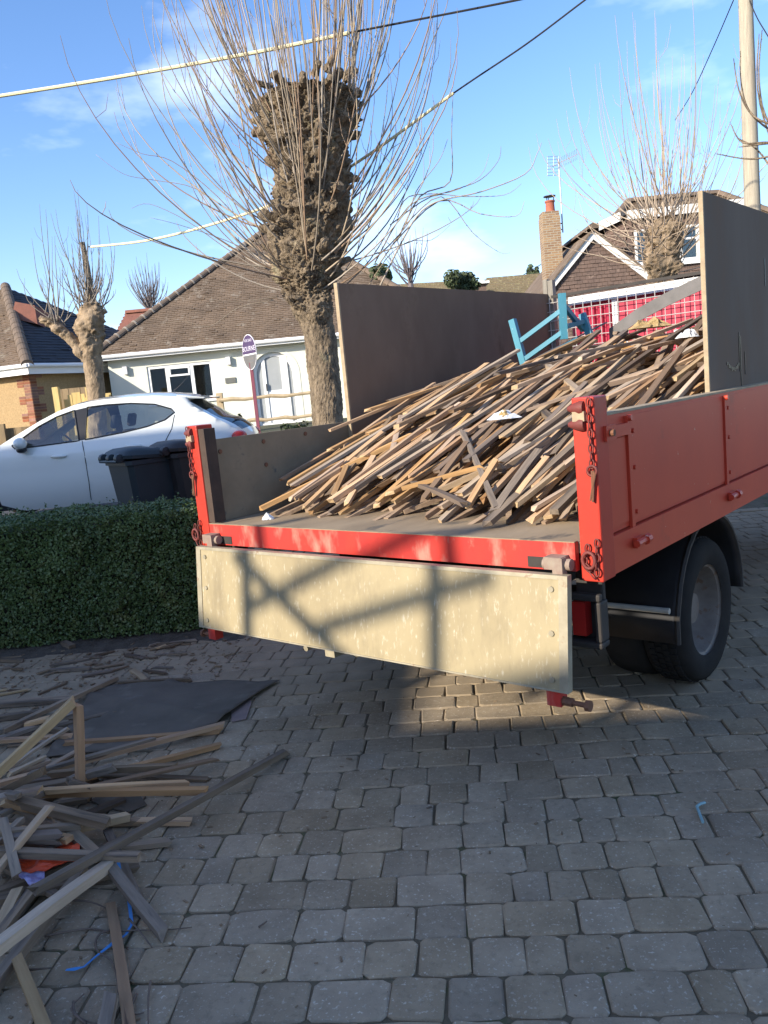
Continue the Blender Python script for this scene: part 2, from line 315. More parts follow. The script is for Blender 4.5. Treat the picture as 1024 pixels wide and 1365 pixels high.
# ------------------------------------------------------------------ ground
xs = sorted(set([-600,-250,-120,-60,-40] + [round(-30+i*.75, 3) for i in range(81)] + [40,60,120,250,600]))
ys = sorted(set([-300,-120,-60,-30,-15] + [round(-8+i*.6, 3) for i in range(75)] + [40,50,70,120,250,600,1200]))
g = MB(); g.v = [(x, y, terrain(x, y)-.03) for y in ys for x in xs]; nx = len(xs)
g.f = [(j*nx+i, j*nx+i+1, (j+1)*nx+i+1, (j+1)*nx+i) for j in range(len(ys)-1) for i in range(nx-1)]
obj('ground', g, M_['ground'], kind='structure', smooth='all')
def strip(name, y0, y1, m, dz, x0=-30, x1=30, n=60, ny=6):
    b = MB(); X = [x0+(x1-x0)*i/n for i in range(n+1)]; Y = [y0+(y1-y0)*j/ny for j in range(ny+1)]
    b.v = [(x, y, terrain(x, y)+dz) for y in Y for x in X]
    b.f = [(j*(n+1)+i, j*(n+1)+i+1, (j+1)*(n+1)+i+1, (j+1)*(n+1)+i) for j in range(ny) for i in range(n)]
    return obj(name, b, m, kind='structure', smooth='all')
strip('pavement', 8.5, 9.3, M_['pavement'], .0, -30, -.6)
strip('road', 9.4, 14.5, M_['road'], -.008)
kb = MB()
for i in range(60): kb.box((-30+i*.5, 9.3, terrain(-30+i*.5, 9.35)-.1), (-30+i*.5+.49, 9.4, terrain(-30+i*.5, 9.35)+.02))
obj('kerb', kb, M_['pavement'], kind='structure')

# driveway: soil bed and tumbled pavers in rows
drive = bpy.data.objects.new('driveway', None); COL.objects.link(drive); drive['kind'] = 'structure'; drive['label'] = 'driveway of grey tumbled block pavers in staggered rows'
b = MB(); X = [-4.5+i*.5 for i in range(24)]; Y = [.2+i*.45 for i in range(22)]
b.v = [(x, y, terrain(x, y)-.0085) for y in Y for x in X]; b.f = [(j*24+i, j*24+i+1, (j+1)*24+i+1, (j+1)*24+i) for j in range(21) for i in range(23)]
obj('joint_bed', b, M_['joint'], drive, smooth='all')
def paver_mesh(w, d, seed, n='paver'):
    r = random.Random(seed); c = .008+r.random()*.011; hx, hy = w/2, d/2
    base = [(-hx+c,-hy),(0,-hy),(hx-c,-hy),(hx,-hy+c),(hx,hy-c),(hx-c,hy),(0,hy),(-hx+c,hy),(-hx,hy-c),(-hx,-hy+c)]
    base = [(x+r.uniform(-.0045,.0045), y+r.uniform(-.0045,.0045)) for x, y in base]
    k = len(base); mb = MB(); ins = .004+r.random()*.004
    sc = lambda i: [(x*(1-ins/hx), y*(1-ins/hy)) for x, y in base][i]
    tz = [r.uniform(-.0012,.0012) for _ in base]
    mb.v = [(*sc(i), tz[i]) for i in range(k)] + [(*base[i], -.005) for i in range(k)] + [(*base[i], -.05) for i in range(k)]
    mb.f = [tuple(range(k))] + [(i+k, (i+1) % k+k, (i+1) % k, i) for i in range(k)] + [(i+2*k, (i+1) % k+2*k, (i+1) % k+k, i+k) for i in range(k)]
    return mb
PV = {}
for wi, w in enumerate((.12, .16, .23)):
    PV[wi] = [paver_mesh(w-.004, .1605, 10*wi+q) for q in range(6)]
RA = rad(-5.6); U = Vector((math.cos(RA), math.sin(RA), 0)); V = Vector((-math.sin(RA), math.cos(RA), 0))
pl = []; row = 0; v = .9
pr = random.Random(3)
while v < 9.2:
    u = -5.2+pr.random()*.2
    while u < 6.2:
        wi = pr.choice((0,0,1,1,1,1,2,2)); w = (.12,.16,.23)[wi]
        p = U*(u+w/2)+V*v; x, y = p.x, p.y; u += w
        if y < .8 or y > 9.0 or x < -4.2 or x > 6.3: continue
        if x < -1.05-(y-6.0)*.15 and y > 6.05: continue
        px, py, z = project((x, y, 0))
        pl.append((x, y, wi, px, py, z))
    v += .1655; row += 1
def vis(t):
    return -25 < t[3] < 1049 and t[4] < 1392 and not (t[4] < 925 and 270 < t[3] < 990) and not (t[4] < 1140 and t[3] < 60)
near = sorted([t for t in pl if vis(t)], key=lambda t: t[5])[:300]; ns = set(id(t) for t in near)
pmesh = {}
for wi in PV:
    for q, mb in enumerate(PV[wi]): 
        me = mb.mesh('paver'); me.materials.append(M_['paver']); pmesh[wi, q] = me
rest = MB()
for t in pl:
    x, y, wi = t[:3]; q = pr.randrange(6); fl = pr.choice((0, math.pi)); tl = (pr.gauss(0,.012), pr.gauss(0,.012), RA+fl+pr.gauss(0,.012)); z = terrain(x, y)+pr.gauss(0,.0016)
    if id(t) in ns:
        o = bpy.data.objects.new('paver', pmesh[wi, q]); COL.objects.link(o); o.parent = drive; o.location = (x, y, z); o.rotation_euler = tl
    else:
        M = Matrix.Translation((x, y, z)) @ Matrix.Rotation(tl[2], 4, 'Z') @ Matrix.Rotation(tl[0], 4, 'X')
        rest.add([M @ Vector(vv) for vv in PV[wi][q].v], PV[wi][q].f)
M_['paver2'] = mat('paver_stone_far', (.37,.29,.195), (.265,.208,.14), 4.5, .95, .8, 140, .004, spec=.15, c3=(.42,.41,.39), s3=110, t3=.64, w3=.05)
obj('paver', rest, M_['paver2'], drive, kind='stuff', recalc=False)

# ------------------------------------------------------------------ unseen house and scaffold added behind the viewer to cast shade
TC = Vector((.7689, 2.8466, 0)); YAW = .7113
TD = Vector((math.sin(YAW), math.cos(YAW), 0)); TR = Vector((math.cos(YAW), -math.sin(YAW), 0))
def TW(a, b, z): return TC - TR*a + TD*b + Vector((0, 0, z))
t = thing('house', 'unseen cream rendered twin gabled house added behind the viewer to shade the drive', 'house', TW(3.7, -12, 0))
def gable(a0, a1, zv, zp, ze, ap, b0=-11.73, dep=7.):
    w = MB(); w.prism([TW(a0, b0, -.2), TW(a0, b0, zv-.12), TW(ap, b0, zp-.12), TW(a1, b0, ze-.12), TW(a1, b0, -.2)], -TD*dep)
    obj('wall', w, M_['cream'], t, world=True)
    r = MB()
    for (x0, z0), (x1, z1) in (((a0, zv), (ap, zp)), ((ap, zp), (a1, ze))):
        r.prism([TW(x0, b0, z0-.1), TW(x0, b0, z0), TW(x1, b0, z1), TW(x1, b0, z1-.1)], -TD*dep)
    obj('roof', r, M_['tile'], t, world=True)
gable(3.69, -5.6, 5.24, 6.90, 5.2, -.9)
gable(3.69, 16.3, 5.24, 8.25, 5.3, 10.1)
for a, z in ((-2.2, 1.2), (0.8, 1.2), (-2.2, 3.6), (.8, 3.6), (6.5, 1.2), (10, 1.2), (8.5, 3.7)):
    w = MB(); w.box((-.6, 0, 0), (.6, .06, 1.2)); o = obj('window', w, M_['upvc'], t)
    p0 = TW(a, -11.74, z); o.location = p0-t.location; o.rotation_euler = (0, 0, -YAW)
    q = MB(); q.box((-.53, .061, .07), (.53, .07, 1.13)); obj('pane', q, M_['carblack'], o)
sc = thing('shadow_scaffold', 'unseen scaffold frame with crossed braces added behind the viewer to cast shadows', 'scaffold', TW(2.9, -8.6, 0))
DL = -L*9.5
def up(a, z): 
    p = TW(a, -.12, z)+DL; return p
for a in (1.83, .68):
    p = up(a, 1.25); obj('pole', MB().tube([(p.x, p.y, 0), p], .04, 8), M_['galv'], sc, world=True, smooth=True)
for p, q in (((1.92, .95), (1.12, .47)), ((1.86, .66), (.68, 1.20)), ((1.42, .60), (.40, .955))):
    obj('brace', MB().tube([up(*p), up(*q)], .037, 8), M_['galv'], sc, world=True, smooth=True)

# ------------------------------------------------------------------ tipper truck   (local: x=-a, y=b forward, z up)
tr = thing('tipper_truck', 'red dropside tipper truck with lowered tailboard and plywood raised sides', 'truck', TC, -YAW)
def T(a, b, z): return (-a, b, z)
def tb(mb, a0, a1, b0, b1, z0, z1): return mb.box((-max(a0,a1), min(b0,b1), min(z0,z1)), (-min(a0,a1), max(b0,b1), max(z0,z1)))
BL = 3.74
obj('bed_floor', tb(MB(), .075, 2.225, .0, BL, 1.03, 1.07), M_['bed'], tr)
obj('rear_rail', tb(MB(), .105, 2.2, -.03, -.001, .968, 1.074), M_['redrail'], tr)
m = MB(); tb(m, .105, 2.2, -.031, -.004, 1.0745, 1.078); obj('rail_capping', m, M_['bed'], tr)
# tailboard hanging down
tl = MB(); zt, zb_ = .972, .552
def tbp(a, s, o=0.): # s 0 top .. 1 bottom ; o outward
    return T(a, -.09-.045*s-o, zt+(zb_-zt)*s)
def tslab(mb, a0, a1, s0, s1, o0, o1):
    vs = [tbp(a, s, o) for o in (o0, o1) for a, s in ((a0,s0),(a1,s0),(a1,s1),(a0,s1))]
    return mb.add(vs, [(0,1,2,3),(7,6,5,4),(0,4,5,1),(1,5,6,2),(2,6,7,3),(3,7,4,0)])
tbd = obj('tailboard', tslab(tl, .13, 2.185, .035, .985, .0, .024), M_['board'], tr)
for a0, a1, s0, s1 in ((.095, .13, 0, 1), (2.185, 2.22, 0, 1), (.13, 2.185, -.0, .035), (.13, 2.185, .985, 1.)):
    obj('edge_trim', tslab(MB(), a0, a1, s0, s1, -.004, .028), M_['alloy'], tbd)
m = MB()
for a in (.16, 2.15):
    for s in (.12, .5, .9):
        p = Vector(tbp(a, s, .024)); m.tube([p, p+Vector((0,-.006,0))], .011, 8)
obj('bolt', m, M_['alloy'], tbd)
for a in (.16, 2.13):
    m = MB(); p = Vector(T(a, -.135, .548)); m.box((p.x-.028, p.y-.02, p.z-.055), (p.x+.028, p.y+.03, p.z+.008)); obj('foot_lug', m, M_['redrail'], tbd)
    m = MB(); d = .12 if a < 1 else -.09
    m.tube([p+Vector((0, .0, -.035)), p+Vector((d*.55, -.0, -.037)), p+Vector((d*.56, 0, -.037))], [.017, .017, .011], 8); m.tube([p+Vector((d*.55,0,-.037)), p+Vector((d*.98,0,-.038))], .010, 8); m.tube([p+Vector((d*.98,0,-.038)), p+Vector((d*1.12,0,-.038))], .021, 8)
    obj('lug_pin', m, M_['rust'], tbd)
# hinge brackets
for a in (.165, 2.155):
    s = 1 if a < 1 else -1
    m = MB(); tb(m, a-.035, a+.035, -.092, -.032, .985, 1.03); tb(m, a-.04, a+.0, -.095, -.06, .955, 1.028); m.tube([T(a-.06, -.06, 1.0), T(a+.05, -.06, 1.0)], .022, 10)
    obj('hinge_bracket', m, M_['hingemat'], tr, smooth=True)
for a in (.2, 2.03): obj('rail_slot', tb(MB(), a, a+.1, -.0335, -.0305, .975, 1.015), M_['chassis'], tr)
# rear corner posts
def post(a0, a1, nm, inner):
    m = MB()
    sgn = 1 if a0 < 1 else -1
    tb(m, a0, a1, -.02, .085, .932, 1.59); o = obj('corner_post', m, M_['red'], tr)
    bv = o.modifiers.new('b', 'BEVEL'); bv.width = .006; bv.segments = 2
    q = MB()
    for z in (1.553, 1.497):
        c = Vector(T(a0+.045, -.024, z)); q.lathe([(0, -.012), (.024, -.01), (.026, .004), (.018, .03), (.008, .052), (0, .054)], 10, Matrix.Translation(c) @ Matrix.Rotation(rad(-90), 4, 'Y') @ Matrix.Diagonal((1, .8, 1, 1)))
    obj('wedge', tb(MB(), a0+.03, a0+.075, -.038, -.0205, 1.508, 1.542), M_['plyedge'], o)
    obj('latch_lug', q, M_['darkred'], o, smooth=True)
    return o
pR = post(.005, .09, 'r', 1); pL = post(2.22, 2.303, 'l', -1)
obj('inner_angle', tb(MB(), 2.172, 2.2185, -.012, .06, 1.079, 1.57), M_['grime'], tr)
def chain(mb, p, q, n, lr=.012, wr=.003):
    p, q = Vector(p), Vector(q); d = (q-p)/n
    for i in range(n):
        c = p+d*(i+.5); dz = d.normalized(); ax = Vector((0,1,0)) if i % 2 else Vector((1,0,0)); ax = (ax-dz*ax.dot(dz)).normalized(); hl = d.length*.62
        pts = [c+ax*(lr*math.cos(t))*.75+dz*(hl*math.sin(t)) for t in [2*math.pi*k/10 for k in range(11)]]
        mb.tube(pts, wr, 5, cap=False)
    return mb
for a in (.018, 2.285):
    m = chain(MB(), T(a, -.032, 1.585), T(a, -.034, 1.345), 9); m.tube([T(a+.0+.018*math.cos(t), -.036, 1.335+.018*math.sin(t)) for t in [k*math.pi/5 for k in range(11)]], .005, 6, cap=False)
    obj('latch_chain', m, M_['darkred'], tr, smooth='all')
    m = MB().tube([T(a-.004, -.035, 1.335), T(a+.004, -.034, 1.225)], [.008, .004], 6); m.tube([T(a-.012, -.037, 1.33), T(a+.012, -.037, 1.23)], [.006, .003], 6); obj('latch_pin', m, M_['rust'], tr, smooth=True)
    m = chain(MB(), T(a+.035, -.03, 1.07), T(a+.05, -.035, 1.0), 3); chain(m, T(a+.0, -.03, 1.09), T(a+.004, -.034, .96), 5); chain(m, T(a+.05, -.035, 1.0), T(a+.01, -.035, .95), 2)
    m.tube([T(a+.03+.024*math.cos(t), -.04, 1.015+.03*math.sin(t)) for t in [k*math.pi/6 for k in range(13)]], .007, 6, cap=False)
    obj('shackle_chain', m, M_['darkred'], tr, smooth='all')
# right dropside
o = obj('side_rail', tb(MB(), .01, .07, .086, BL, .938, 1.078), M_['redside'], tr)
ds = obj('dropside', tb(MB(), .028, .062, .115, BL, 1.083, 1.513), M_['redside'], tr)
for b0, b1, z0, z1 in ((.115, .26, 1.105, 1.425), (.305, 1.36, 1.095, 1.5), (1.405, 2.5, 1.095, 1.5), (2.545, BL-.02, 1.095, 1.5)):
    obj('panel', tb(MB(), .0225, .0278, b0, b1, z0, z1), M_['redside'], ds)
for b in (.283, 1.383, 2.523):
    obj('rib', tb(MB(), .014, .0275, b-.014, b+.014, 1.03, 1.50), M_['redside'], ds)
    m = MB()
    for z in (1.13, 1.3, 1.44): obj('bolt', MB().tube([T(.0224, b+.04, z), T(.012, b+.04, z)], .009, 8), M_['redside'], ds, smooth=True)
    obj('bolt', MB().tube([T(.022, b+.0, 1.49), T(.002, b, 1.492)], .012, 8), M_['redside'], ds, smooth=True)
    m = MB(); m.tube([T(-.012, b-.045, 1.02), T(-.012, b+.055, 1.024)], .014, 8); tb(m, -.008, .0095, b-.03, b+.03, 1.0, 1.04); m.tube([T(-.014, b+.03, 1.022), T(-.014, b+.06, 1.024)], .02, 8)
    obj('hinge', m, M_['redside'], tr, smooth=True)
obj('latch_bar', tb(MB(), .006, .022, .06, .275, 1.432, 1.475), M_['redside'], ds)
m = MB(); tb(m, -.006, .0055, .045, .125, 1.427, 1.482); obj('latch_plate', m, M_['redside'], ds)
m = MB().tube([T(-.006, .075, 1.455), T(-.022, .075, 1.455)], .012, 8); obj('latch_pin', m, M_['rust'], ds, smooth=True)
obj('top_edge', tb(MB(), .03, .095, .12, BL, 1.5135, 1.523), M_['plyedge'], ds)
obj('side_lining', tb(MB(), .0625, .088, .12, BL, 1.072, 1.513), M_['greyboard'], tr)
# left dropside
dl = obj('dropside', tb(MB(), 2.238, 2.29, .09, BL, 1.0, 1.502), M_['redside'], tr)
obj('side_lining', tb(MB(), 2.215, 2.237, .075, BL, 1.072, 1.507), M_['greyboard'], tr)
for b, z in ((.42, 1.46), (.42, 1.33), (.75, 1.47), (.11, 1.44)): obj('bolt', MB().tube([T(2.2149, b, z), T(2.208, b, z)], .012, 8), M_['rust'], tr, smooth=True)
obj('side_rail', tb(MB(), 2.235, 2.295, .09, BL, .938, .998), M_['redside'], tr)
# raised plywood sheets
pr_ = obj('plywood_side', tb(MB(), .092, .110, 1.408, BL, 1.08, 2.449), M_['plygrey'], tr, label='tall grey plywood sheet raised on the near side')
obj('lit_sheet_edge', tb(MB(), .0905, .112, 1.394, 1.4075, 1.08, 2.451), M_['plyedge'], pr_)  # strip coloured paler to stand in for sunlight on the sheet's edge
for b0, z0, z1, w in ((1.86,1.80,1.60,.006),(1.88,1.78,1.50,.008),(1.95,1.70,1.58,.005),(2.35,2.2,2.05,.006)):
    obj('paint_drip', tb(MB(), .0885, .0915, b0, b0+w, z1, z0), M_['carblack'], pr_)
m = MB()
for k in range(9): tb(m, .0887, .0915, 1.66+.022*k, 1.676+.022*k, 1.64-.03*math.sin(k*.35)-.006*(k%2), 1.655-.03*math.sin(k*.35))
obj('scuff_mark', m, M_['carblack'], pr_)
pl_ = obj('plywood_side', tb(MB(), 2.190, 2.208, 1.138, BL, 1.08, 2.345), M_['ply'], tr, label='tall brown plywood sheet raised on the far side')
obj('lit_sheet_edge', tb(MB(), 2.186, 2.2125, 1.125, 1.1375, 1.08, 2.347), M_['plyedge'], pl_)  # far sheet's edge, its sunlit look put into a paler colour
# headboard with mesh
hb = obj('headboard_frame', tb(tb(tb(MB(), .09, 2.14, 3.70, 3.73, 2.302, 2.325), .09, .13, 3.745, 3.785, 1.0, 2.30), .05, 2.3, 3.745, 3.80, .95, 1.35), M_['chassis'], tr)
m = MB()
for i in range(28): m.tube([T(.13+i*.0755, 3.72, 1.35), T(.13+i*.0755, 3.72, 2.305)], .0032, 4, cap=False)
for i in range(13): m.tube([T(.1, 3.713, 1.36+i*.0755), T(2.2, 3.713, 1.36+i*.0755)], .0032, 4, cap=False)
obj('mesh_grid', m, M_['galv'], tr)
m = MB(); tb(m, 2.145, 2.19, 3.745, 3.80, 1.0, 2.455); tb(m, 2.195, 2.235, 3.745, 3.80, 1.0, 2.468); obj('headboard_post', m, M_['post'], tr)
# cab
cb = MB(); tb(cb, .2, 2.1, 3.93, 5.45, .75, 2.31)
cbo = obj('cab', cb, M_['crimson'], tr); bv = cbo.modifiers.new('b', 'BEVEL'); bv.width = .05; bv.segments = 3
m = MB(); tb(m, .22, 2.085, 3.895, 3.929, 2.236, 2.305); tb(m, 1.655, 1.70, 3.905, 3.929, 1.5, 2.2355); tb(m, .22, 1.2, 3.915, 3.929, 1.85, 1.93); obj('white_strip', m, M_['white'], cbo)
for i, a in enumerate([1.74, 1.81, 1.88, 1.95, 2.02]): obj('cab_rib', MB().tube([T(a, 3.925, 1.5), T(a, 3.925, 2.2)], .028, 8), M_['crimson'], cbo, smooth=True)
m = MB(); tb(m, .4, 1.9, 5.451, 5.46, 1.5, 2.15); obj('windscreen', m, M_['carblack'], cbo)
m = MB(); tb(m, .19, .199, 4.4, 5.3, 1.5, 2.1); obj('window', m, M_['carblack'], cbo)
# chassis
m = MB()
for a in (.75, 1.55): tb(m, a-.04, a+.04, .1, 5.3, .62, .82)
for b in (.12, 1.0, 2.2, 3.4): tb(m, .79, 1.51, b-.04, b+.04, .66, .8)
for b in (.25, 1.0, 1.9, 2.8, 3.5): tb(m, .12, 2.18, b-.04, b+.04, .9, 1.029)
tb(m, .7, .85, .3, 3.6, .82, .9); tb(m, 1.45, 1.6, .3, 3.6, .82, .9)
m.tube([T(.55, 1.6, .375), T(1.75, 1.6, .375)], .07, 10)
for b in (.3,): tb(m, .6, 1.7, b-.05, b+.05, .42, .55); tb(m, .9, .97, b-.05, b+.05, .55, .66); tb(m, 1.4, 1.47, b-.05, b+.05, .55, .66)
obj('chassis', m, M_['chassis'], tr)
m = MB(); m.tube([T(1.25, .1, .52), T(1.25, -.02, .50)], .022, 8); tb(m, 1.36, 1.42, -.05, .1, .47, .56); m.tube([T(1.55, .05, .5), T(1.55, -.05, .49)], .015, 8); obj('tow_bracket', m, M_['alloy'], tr)
# rear lamp clusters
for a in (.05, 2.08):
    m = MB(); tb(m, a, a+.15, .03, .06, .84, .87); tb(m, a, a+.15, .03, .10, .66, .685); tb(m, a+(0 if a < 1 else .125), a+(.025 if a < 1 else .15), .03, .1, .685, .84); tb(m, a+.02, a+.13, .10, .13, .66, 1.0)
    l = obj('lamp_guard', m, M_['chassis'], tr); bv = l.modifiers.new('b', 'BEVEL'); bv.width = .008; bv.segments = 2
    obj('lens', tb(MB(), a+.07, a+.125, .05, .099, .70, .83), M_['lampred'], l)
m = MB()
m.tube([T(.2, 1.055, .515), T(.8, 1.055, .515)], .0145, 10); obj('mudguard_stay', m, M_['grey_tube'], tr, smooth=True)
# wheels
tyre = [(.24,0),(.262,-.012),(.30,-.02),(.345,-.016),(.368,.0),(.378,.025),(.380,.06),(.380,.10)]
tyre += [(r, .20-h) for r, h in reversed(tyre)]
def wheel(a, b, side, rz=.375):
    M = Matrix.Translation(T(a, b, rz)) @ Matrix.Rotation(rad(90*side), 4, 'Y')
    t1 = MB().lathe([(r, -h) for r, h in tyre], 40, M)
    w = obj('wheel', MB().lathe([(.243,.001),(.247,-.006),(.24,-.012),(.228,-.016),(.22,-.04),(.212,-.11),(.195,-.135),(.14,-.142),(.13,-.12),(.085,-.115),(.08,-.07),(.0,-.068)], 36, M), M_['rim'], tr, smooth=True)
    to = obj('tyre', t1, M_['rubber'], w, smooth=True)
    tdm = MB()
    for k in range(60):
        for hh in (-.045, -.085, -.12, -.155):
            A = 2*math.pi*(k+(.5 if hh in (-.085, -.155) else 0))/60
            R = Matrix.Rotation(A, 4, 'Z'); tdm.box((.3785, -.013, hh-.014), (.388, .013, hh+.014), M @ R)
    obj('tread', tdm, M_['rubber'], w)
    nb = MB()
    for k in range(6):
        A = k*math.pi/3; nb.lathe([(.0, -.13), (.016, -.13), (.016, -.105), (0, -.1)], 6, M @ Matrix.Translation((.112*math.cos(A), .112*math.sin(A), 0)))
    obj('wheel_nut', nb, M_['rust'], w)
wheel(.215, 1.60, 1); wheel(2.085, 1.60, -1); wheel(.22, 4.75, 1); wheel(2.08, 4.75, -1)
m = MB().lathe([(r, -h) for r, h in tyre], 32, Matrix.Translation(T(.445, 1.6, .375)) @ Matrix.Rotation(rad(90), 4, 'Y')); obj('inner_tyre', m, M_['rubber'], tr, smooth=True)
m = MB().lathe([(r, -h) for r, h in tyre], 32, Matrix.Translation(T(1.855, 1.6, .375)) @ Matrix.Rotation(rad(-90), 4, 'Y')); obj('inner_tyre', m, M_['rubber'], tr, smooth=True)
# mudguards: arch over wheel + vertical flap behind
for sgn, a0, a1 in ((1, .185, .70), (-1, 2.115, 1.6)):
    prof = [(1.11, .335), (1.11, .45)]
    for k in range(0, 15):
        A = math.pi*(1-.08-k/14*.93); prof.append((1.6+.485*math.cos(A), .40+.485*math.sin(A)))
    m = MB(); n = len(prof); th = .012
    vs = []
    for a in (a0, a0+.03*sgn, a1):
        vs += [T(a, b, z) for b, z in prof]
    fs = [(j*n+i, j*n+i+1, (j+1)*n+i+1, (j+1)*n+i) for j in range(2) for i in range(n-1)]
    m.add(vs, fs); o = obj('mudguard', m, M_['black'], tr, smooth='all'); s_ = o.modifiers.new('s', 'SOLIDIFY'); s_.thickness = .014
    lip = MB().tube([T(a0, b, z) for b, z in prof], .013, 6); obj('mudguard_lip', lip, M_['chassis'], o, smooth=True)

# ------------------------------------------------------------------ timber: battens dropped one by one so that each rests on those below
def batten_mesh(L_, w, h, seed, m, nm='wooden_batten'):
    r = random.Random(seed); n = 5; mb = MB(); b1, b2 = r.gauss(0,.0022)*L_, r.gauss(0,.0022)*L_
    for i in range(n):
        s = i/(n-1); x = (s-.5)*L_; e = 1-4*(s-.5)**2
        cy, cz = b1*e*2+r.uniform(-.0012,.0012), b2*e*2
        ww, hh = w*r.uniform(.95,1.03)/2, h*r.uniform(.95,1.03)/2
        for j, (p, q) in enumerate(((-1,-1),(1,-1),(1,1),(-1,1))):
            xx = x + (r.uniform(-.018,.018) if i in (0, n-1) else 0)
            mb.v.append((xx, cy+p*ww, cz+q*hh))
    mb.f = [(3,2,1,0)[::-1][::-1], tuple(4*(n-1)+k for k in range(4))]
    for i in range(n-1):
        for k in range(4): k2 = (k+1) % 4; mb.f.append((4*i+k, 4*i+k2, 4*i+4+k2, 4*i+4+k))
    me = mb.mesh(nm); me.materials.append(m)
    if m.name in ('batten_wood', 'fresh_wood') and r.random() < .75:
        me.materials.append(M_['endwood']); me.polygons[0].material_index = 1; me.polygons[1].material_index = 1
    return me
class Heap:
    def __init__(s, x0, x1, y0, y1, res, base):
        s.x0, s.y0, s.res = x0, y0, res; s.nx = int((x1-x0)/res)+1; s.ny = int((y1-y0)/res)+1
        s.h = np.array([[base(x0+i*res, y0+j*res) for j in range(s.ny)] for i in range(s.nx)])
    def drop(s, cx, cy, dx, dy, L_, w, h, press=0., pen=.014, smax=.75, hint=None, hw=.6, zmax=99.):
        n = max(6, int(L_/s.res)); sv = np.linspace(-L_/2, L_/2, n); best = np.full(n, -9.)
        cells = []
        for o in np.linspace(-w/2, w/2, max(2, int(w/s.res*1.5)+1)):
            i = np.round((cx+dx*sv-dy*o-s.x0)/s.res).astype(int); j = np.round((cy+dy*sv+dx*o-s.y0)/s.res).astype(int)
            ok = (i >= 0) & (i < s.nx) & (j >= 0) & (j < s.ny); hv = np.full(n, -9.); hv[ok] = s.h[i[ok], j[ok]]
            best = np.maximum(best, hv); cells.append((i, j, ok))
        best = np.where(best < -5, best[best > -5].min() if (best > -5).any() else 0, best)
        sl, z_ = np.polyfit(sv, best, 1); sl = sl if hint is None else (1-hw)*sl+hw*hint; sl = float(np.clip(sl, -smax, smax)); top_ = float((best-sl*sv).max())
        z0 = top_ - min(pen, .55*max(0, top_-z_)) - press
        if z0 > zmax: return None, 0
        zz = z0+sl*sv+h
        for i, j, ok in cells:
            np.maximum.at(s.h, (i[ok], j[ok]), zz[ok])
        return z0+h/2, sl
def place(me, pos, d, name, label, cat, group=None, roll=0.):
    d = Vector(d).normalized(); y = Vector((0,0,1)).cross(d)
    y = y.normalized() if y.length > 1e-4 else Vector((0,1,0)); z = d.cross(y)
    o = bpy.data.objects.new(name, me); COL.objects.link(o)
    R = Matrix((d, y, z)).transposed().to_4x4(); o.matrix_world = Matrix.Translation(pos) @ R @ Matrix.Rotation(roll, 4, 'X')
    return tag(o, label, cat, group)

def surf(a, b):
    z = float(np.interp(b, [.1,.5,.9,1.25,1.6,2.0,2.5,3.7], [1.07,1.225,1.365,1.48,1.59,1.72,1.79,1.82]))
    if a < .9 and b < 1.2: z -= .04*(1-a/.9)
    z += .025*ss(.8,1.4,b) - .085*ss(1.4,1.75,a)*ss(1.7,2.3,b)
    return z
def base(a, b):
    z = surf(a, b)-(.25+.16*ss(1.35,1.65,a)*ss(2.1,2.5,b))-.02*ss(1.3, 2.4, b); z += .035*noise.noise((a*4, b*4, 1.3))
    return max(1.071, z) if b > .5 else 1.071
heap = Heap(.115, 2.18, .02, 3.66, .02, base)
rb = MB(); na, nb_ = 53, 92
for i in range(na):
    for j in range(nb_):
        a, b = .115+(2.18-.115)*i/(na-1), .45+(3.66-.45)*j/(nb_-1)
        rb.v.append(T(a, b, base(a, max(b,.501))-.004 - (.03 if j == 0 else 0) + random.uniform(-.012,.012)))
rb.f = [(i*nb_+j, i*nb_+j+1, (i+1)*nb_+j+1, (i+1)*nb_+j) for i in range(na-1) for j in range(nb_-1)]
rub = obj('rubble_load', rb, M_['rubble'], None, kind='stuff'); rub.location = TC; rub.rotation_euler = (0,0,-YAW); rub['label'] = 'dark broken waste under the battens in the tipper bed'
lib = {}
hr = random.Random(11)
def get_batten(L_, k=None):
    key = (round(L_, 1), hr.randrange(4)); 
    if key not in lib:
        w, h = hr.choice(((.031,.018),(.029,.02),(.026,.016),(.034,.018),(.025,.022),(.04,.016)))
        lib[key] = (batten_mesh(key[0], w, h, len(lib), M_[hr.choice(('batten','batten','batten','batten','battenred','battengrey','rubwood','battenpale'))]), w, h, key[0])
    return lib[key]
lower = MB(); lr = random.Random(5)
for i in range(260):
    a, b = lr.uniform(.18,2.12), lr.uniform(.35,1.9) if lr.random() < .75 else lr.uniform(1.4,3.2); phi = lr.gauss(.12,.3); L_ = lr.choice((.3,.4,.5,.7,.9)); w, h = lr.choice(((.034,.018),(.03,.02),(.026,.015)))
    dx, dy = -math.sin(phi), math.cos(phi)
    if any(not (.15 < a+dx*q*L_ < 2.15 and .2 < b+dy*q*L_ < 3.5) for q in (-.5,.5)): continue
    hint = (surf(a+dx*.3, b+dy*.3)-surf(a-dx*.3, b-dy*.3))/.6; z, sl = heap.drop(a, b, dx, dy, L_, w, h, pen=.05, smax=.62, hint=hint)
    if z > surf(a, b)-.03 or (a > 1.3 and b > 2.2): continue
    c_ = Vector(T(a, b, z)); d_ = Vector((-dx, dy, sl)).normalized()*L_/2; lower.bar(c_-d_, c_+d_, w, h)
lo_ = obj('buried_battens', lower, M_['batten'], None, kind='stuff'); lo_.location = TC; lo_.rotation_euler = (0,0,-YAW); lo_['label'] = 'mass of battens buried in the lower layers of the tipper load'
GRP = 'loose battens in the load on the tipper bed'; LAB = 'rough brown batten jumbled with its like in the heap on the tipper bed'
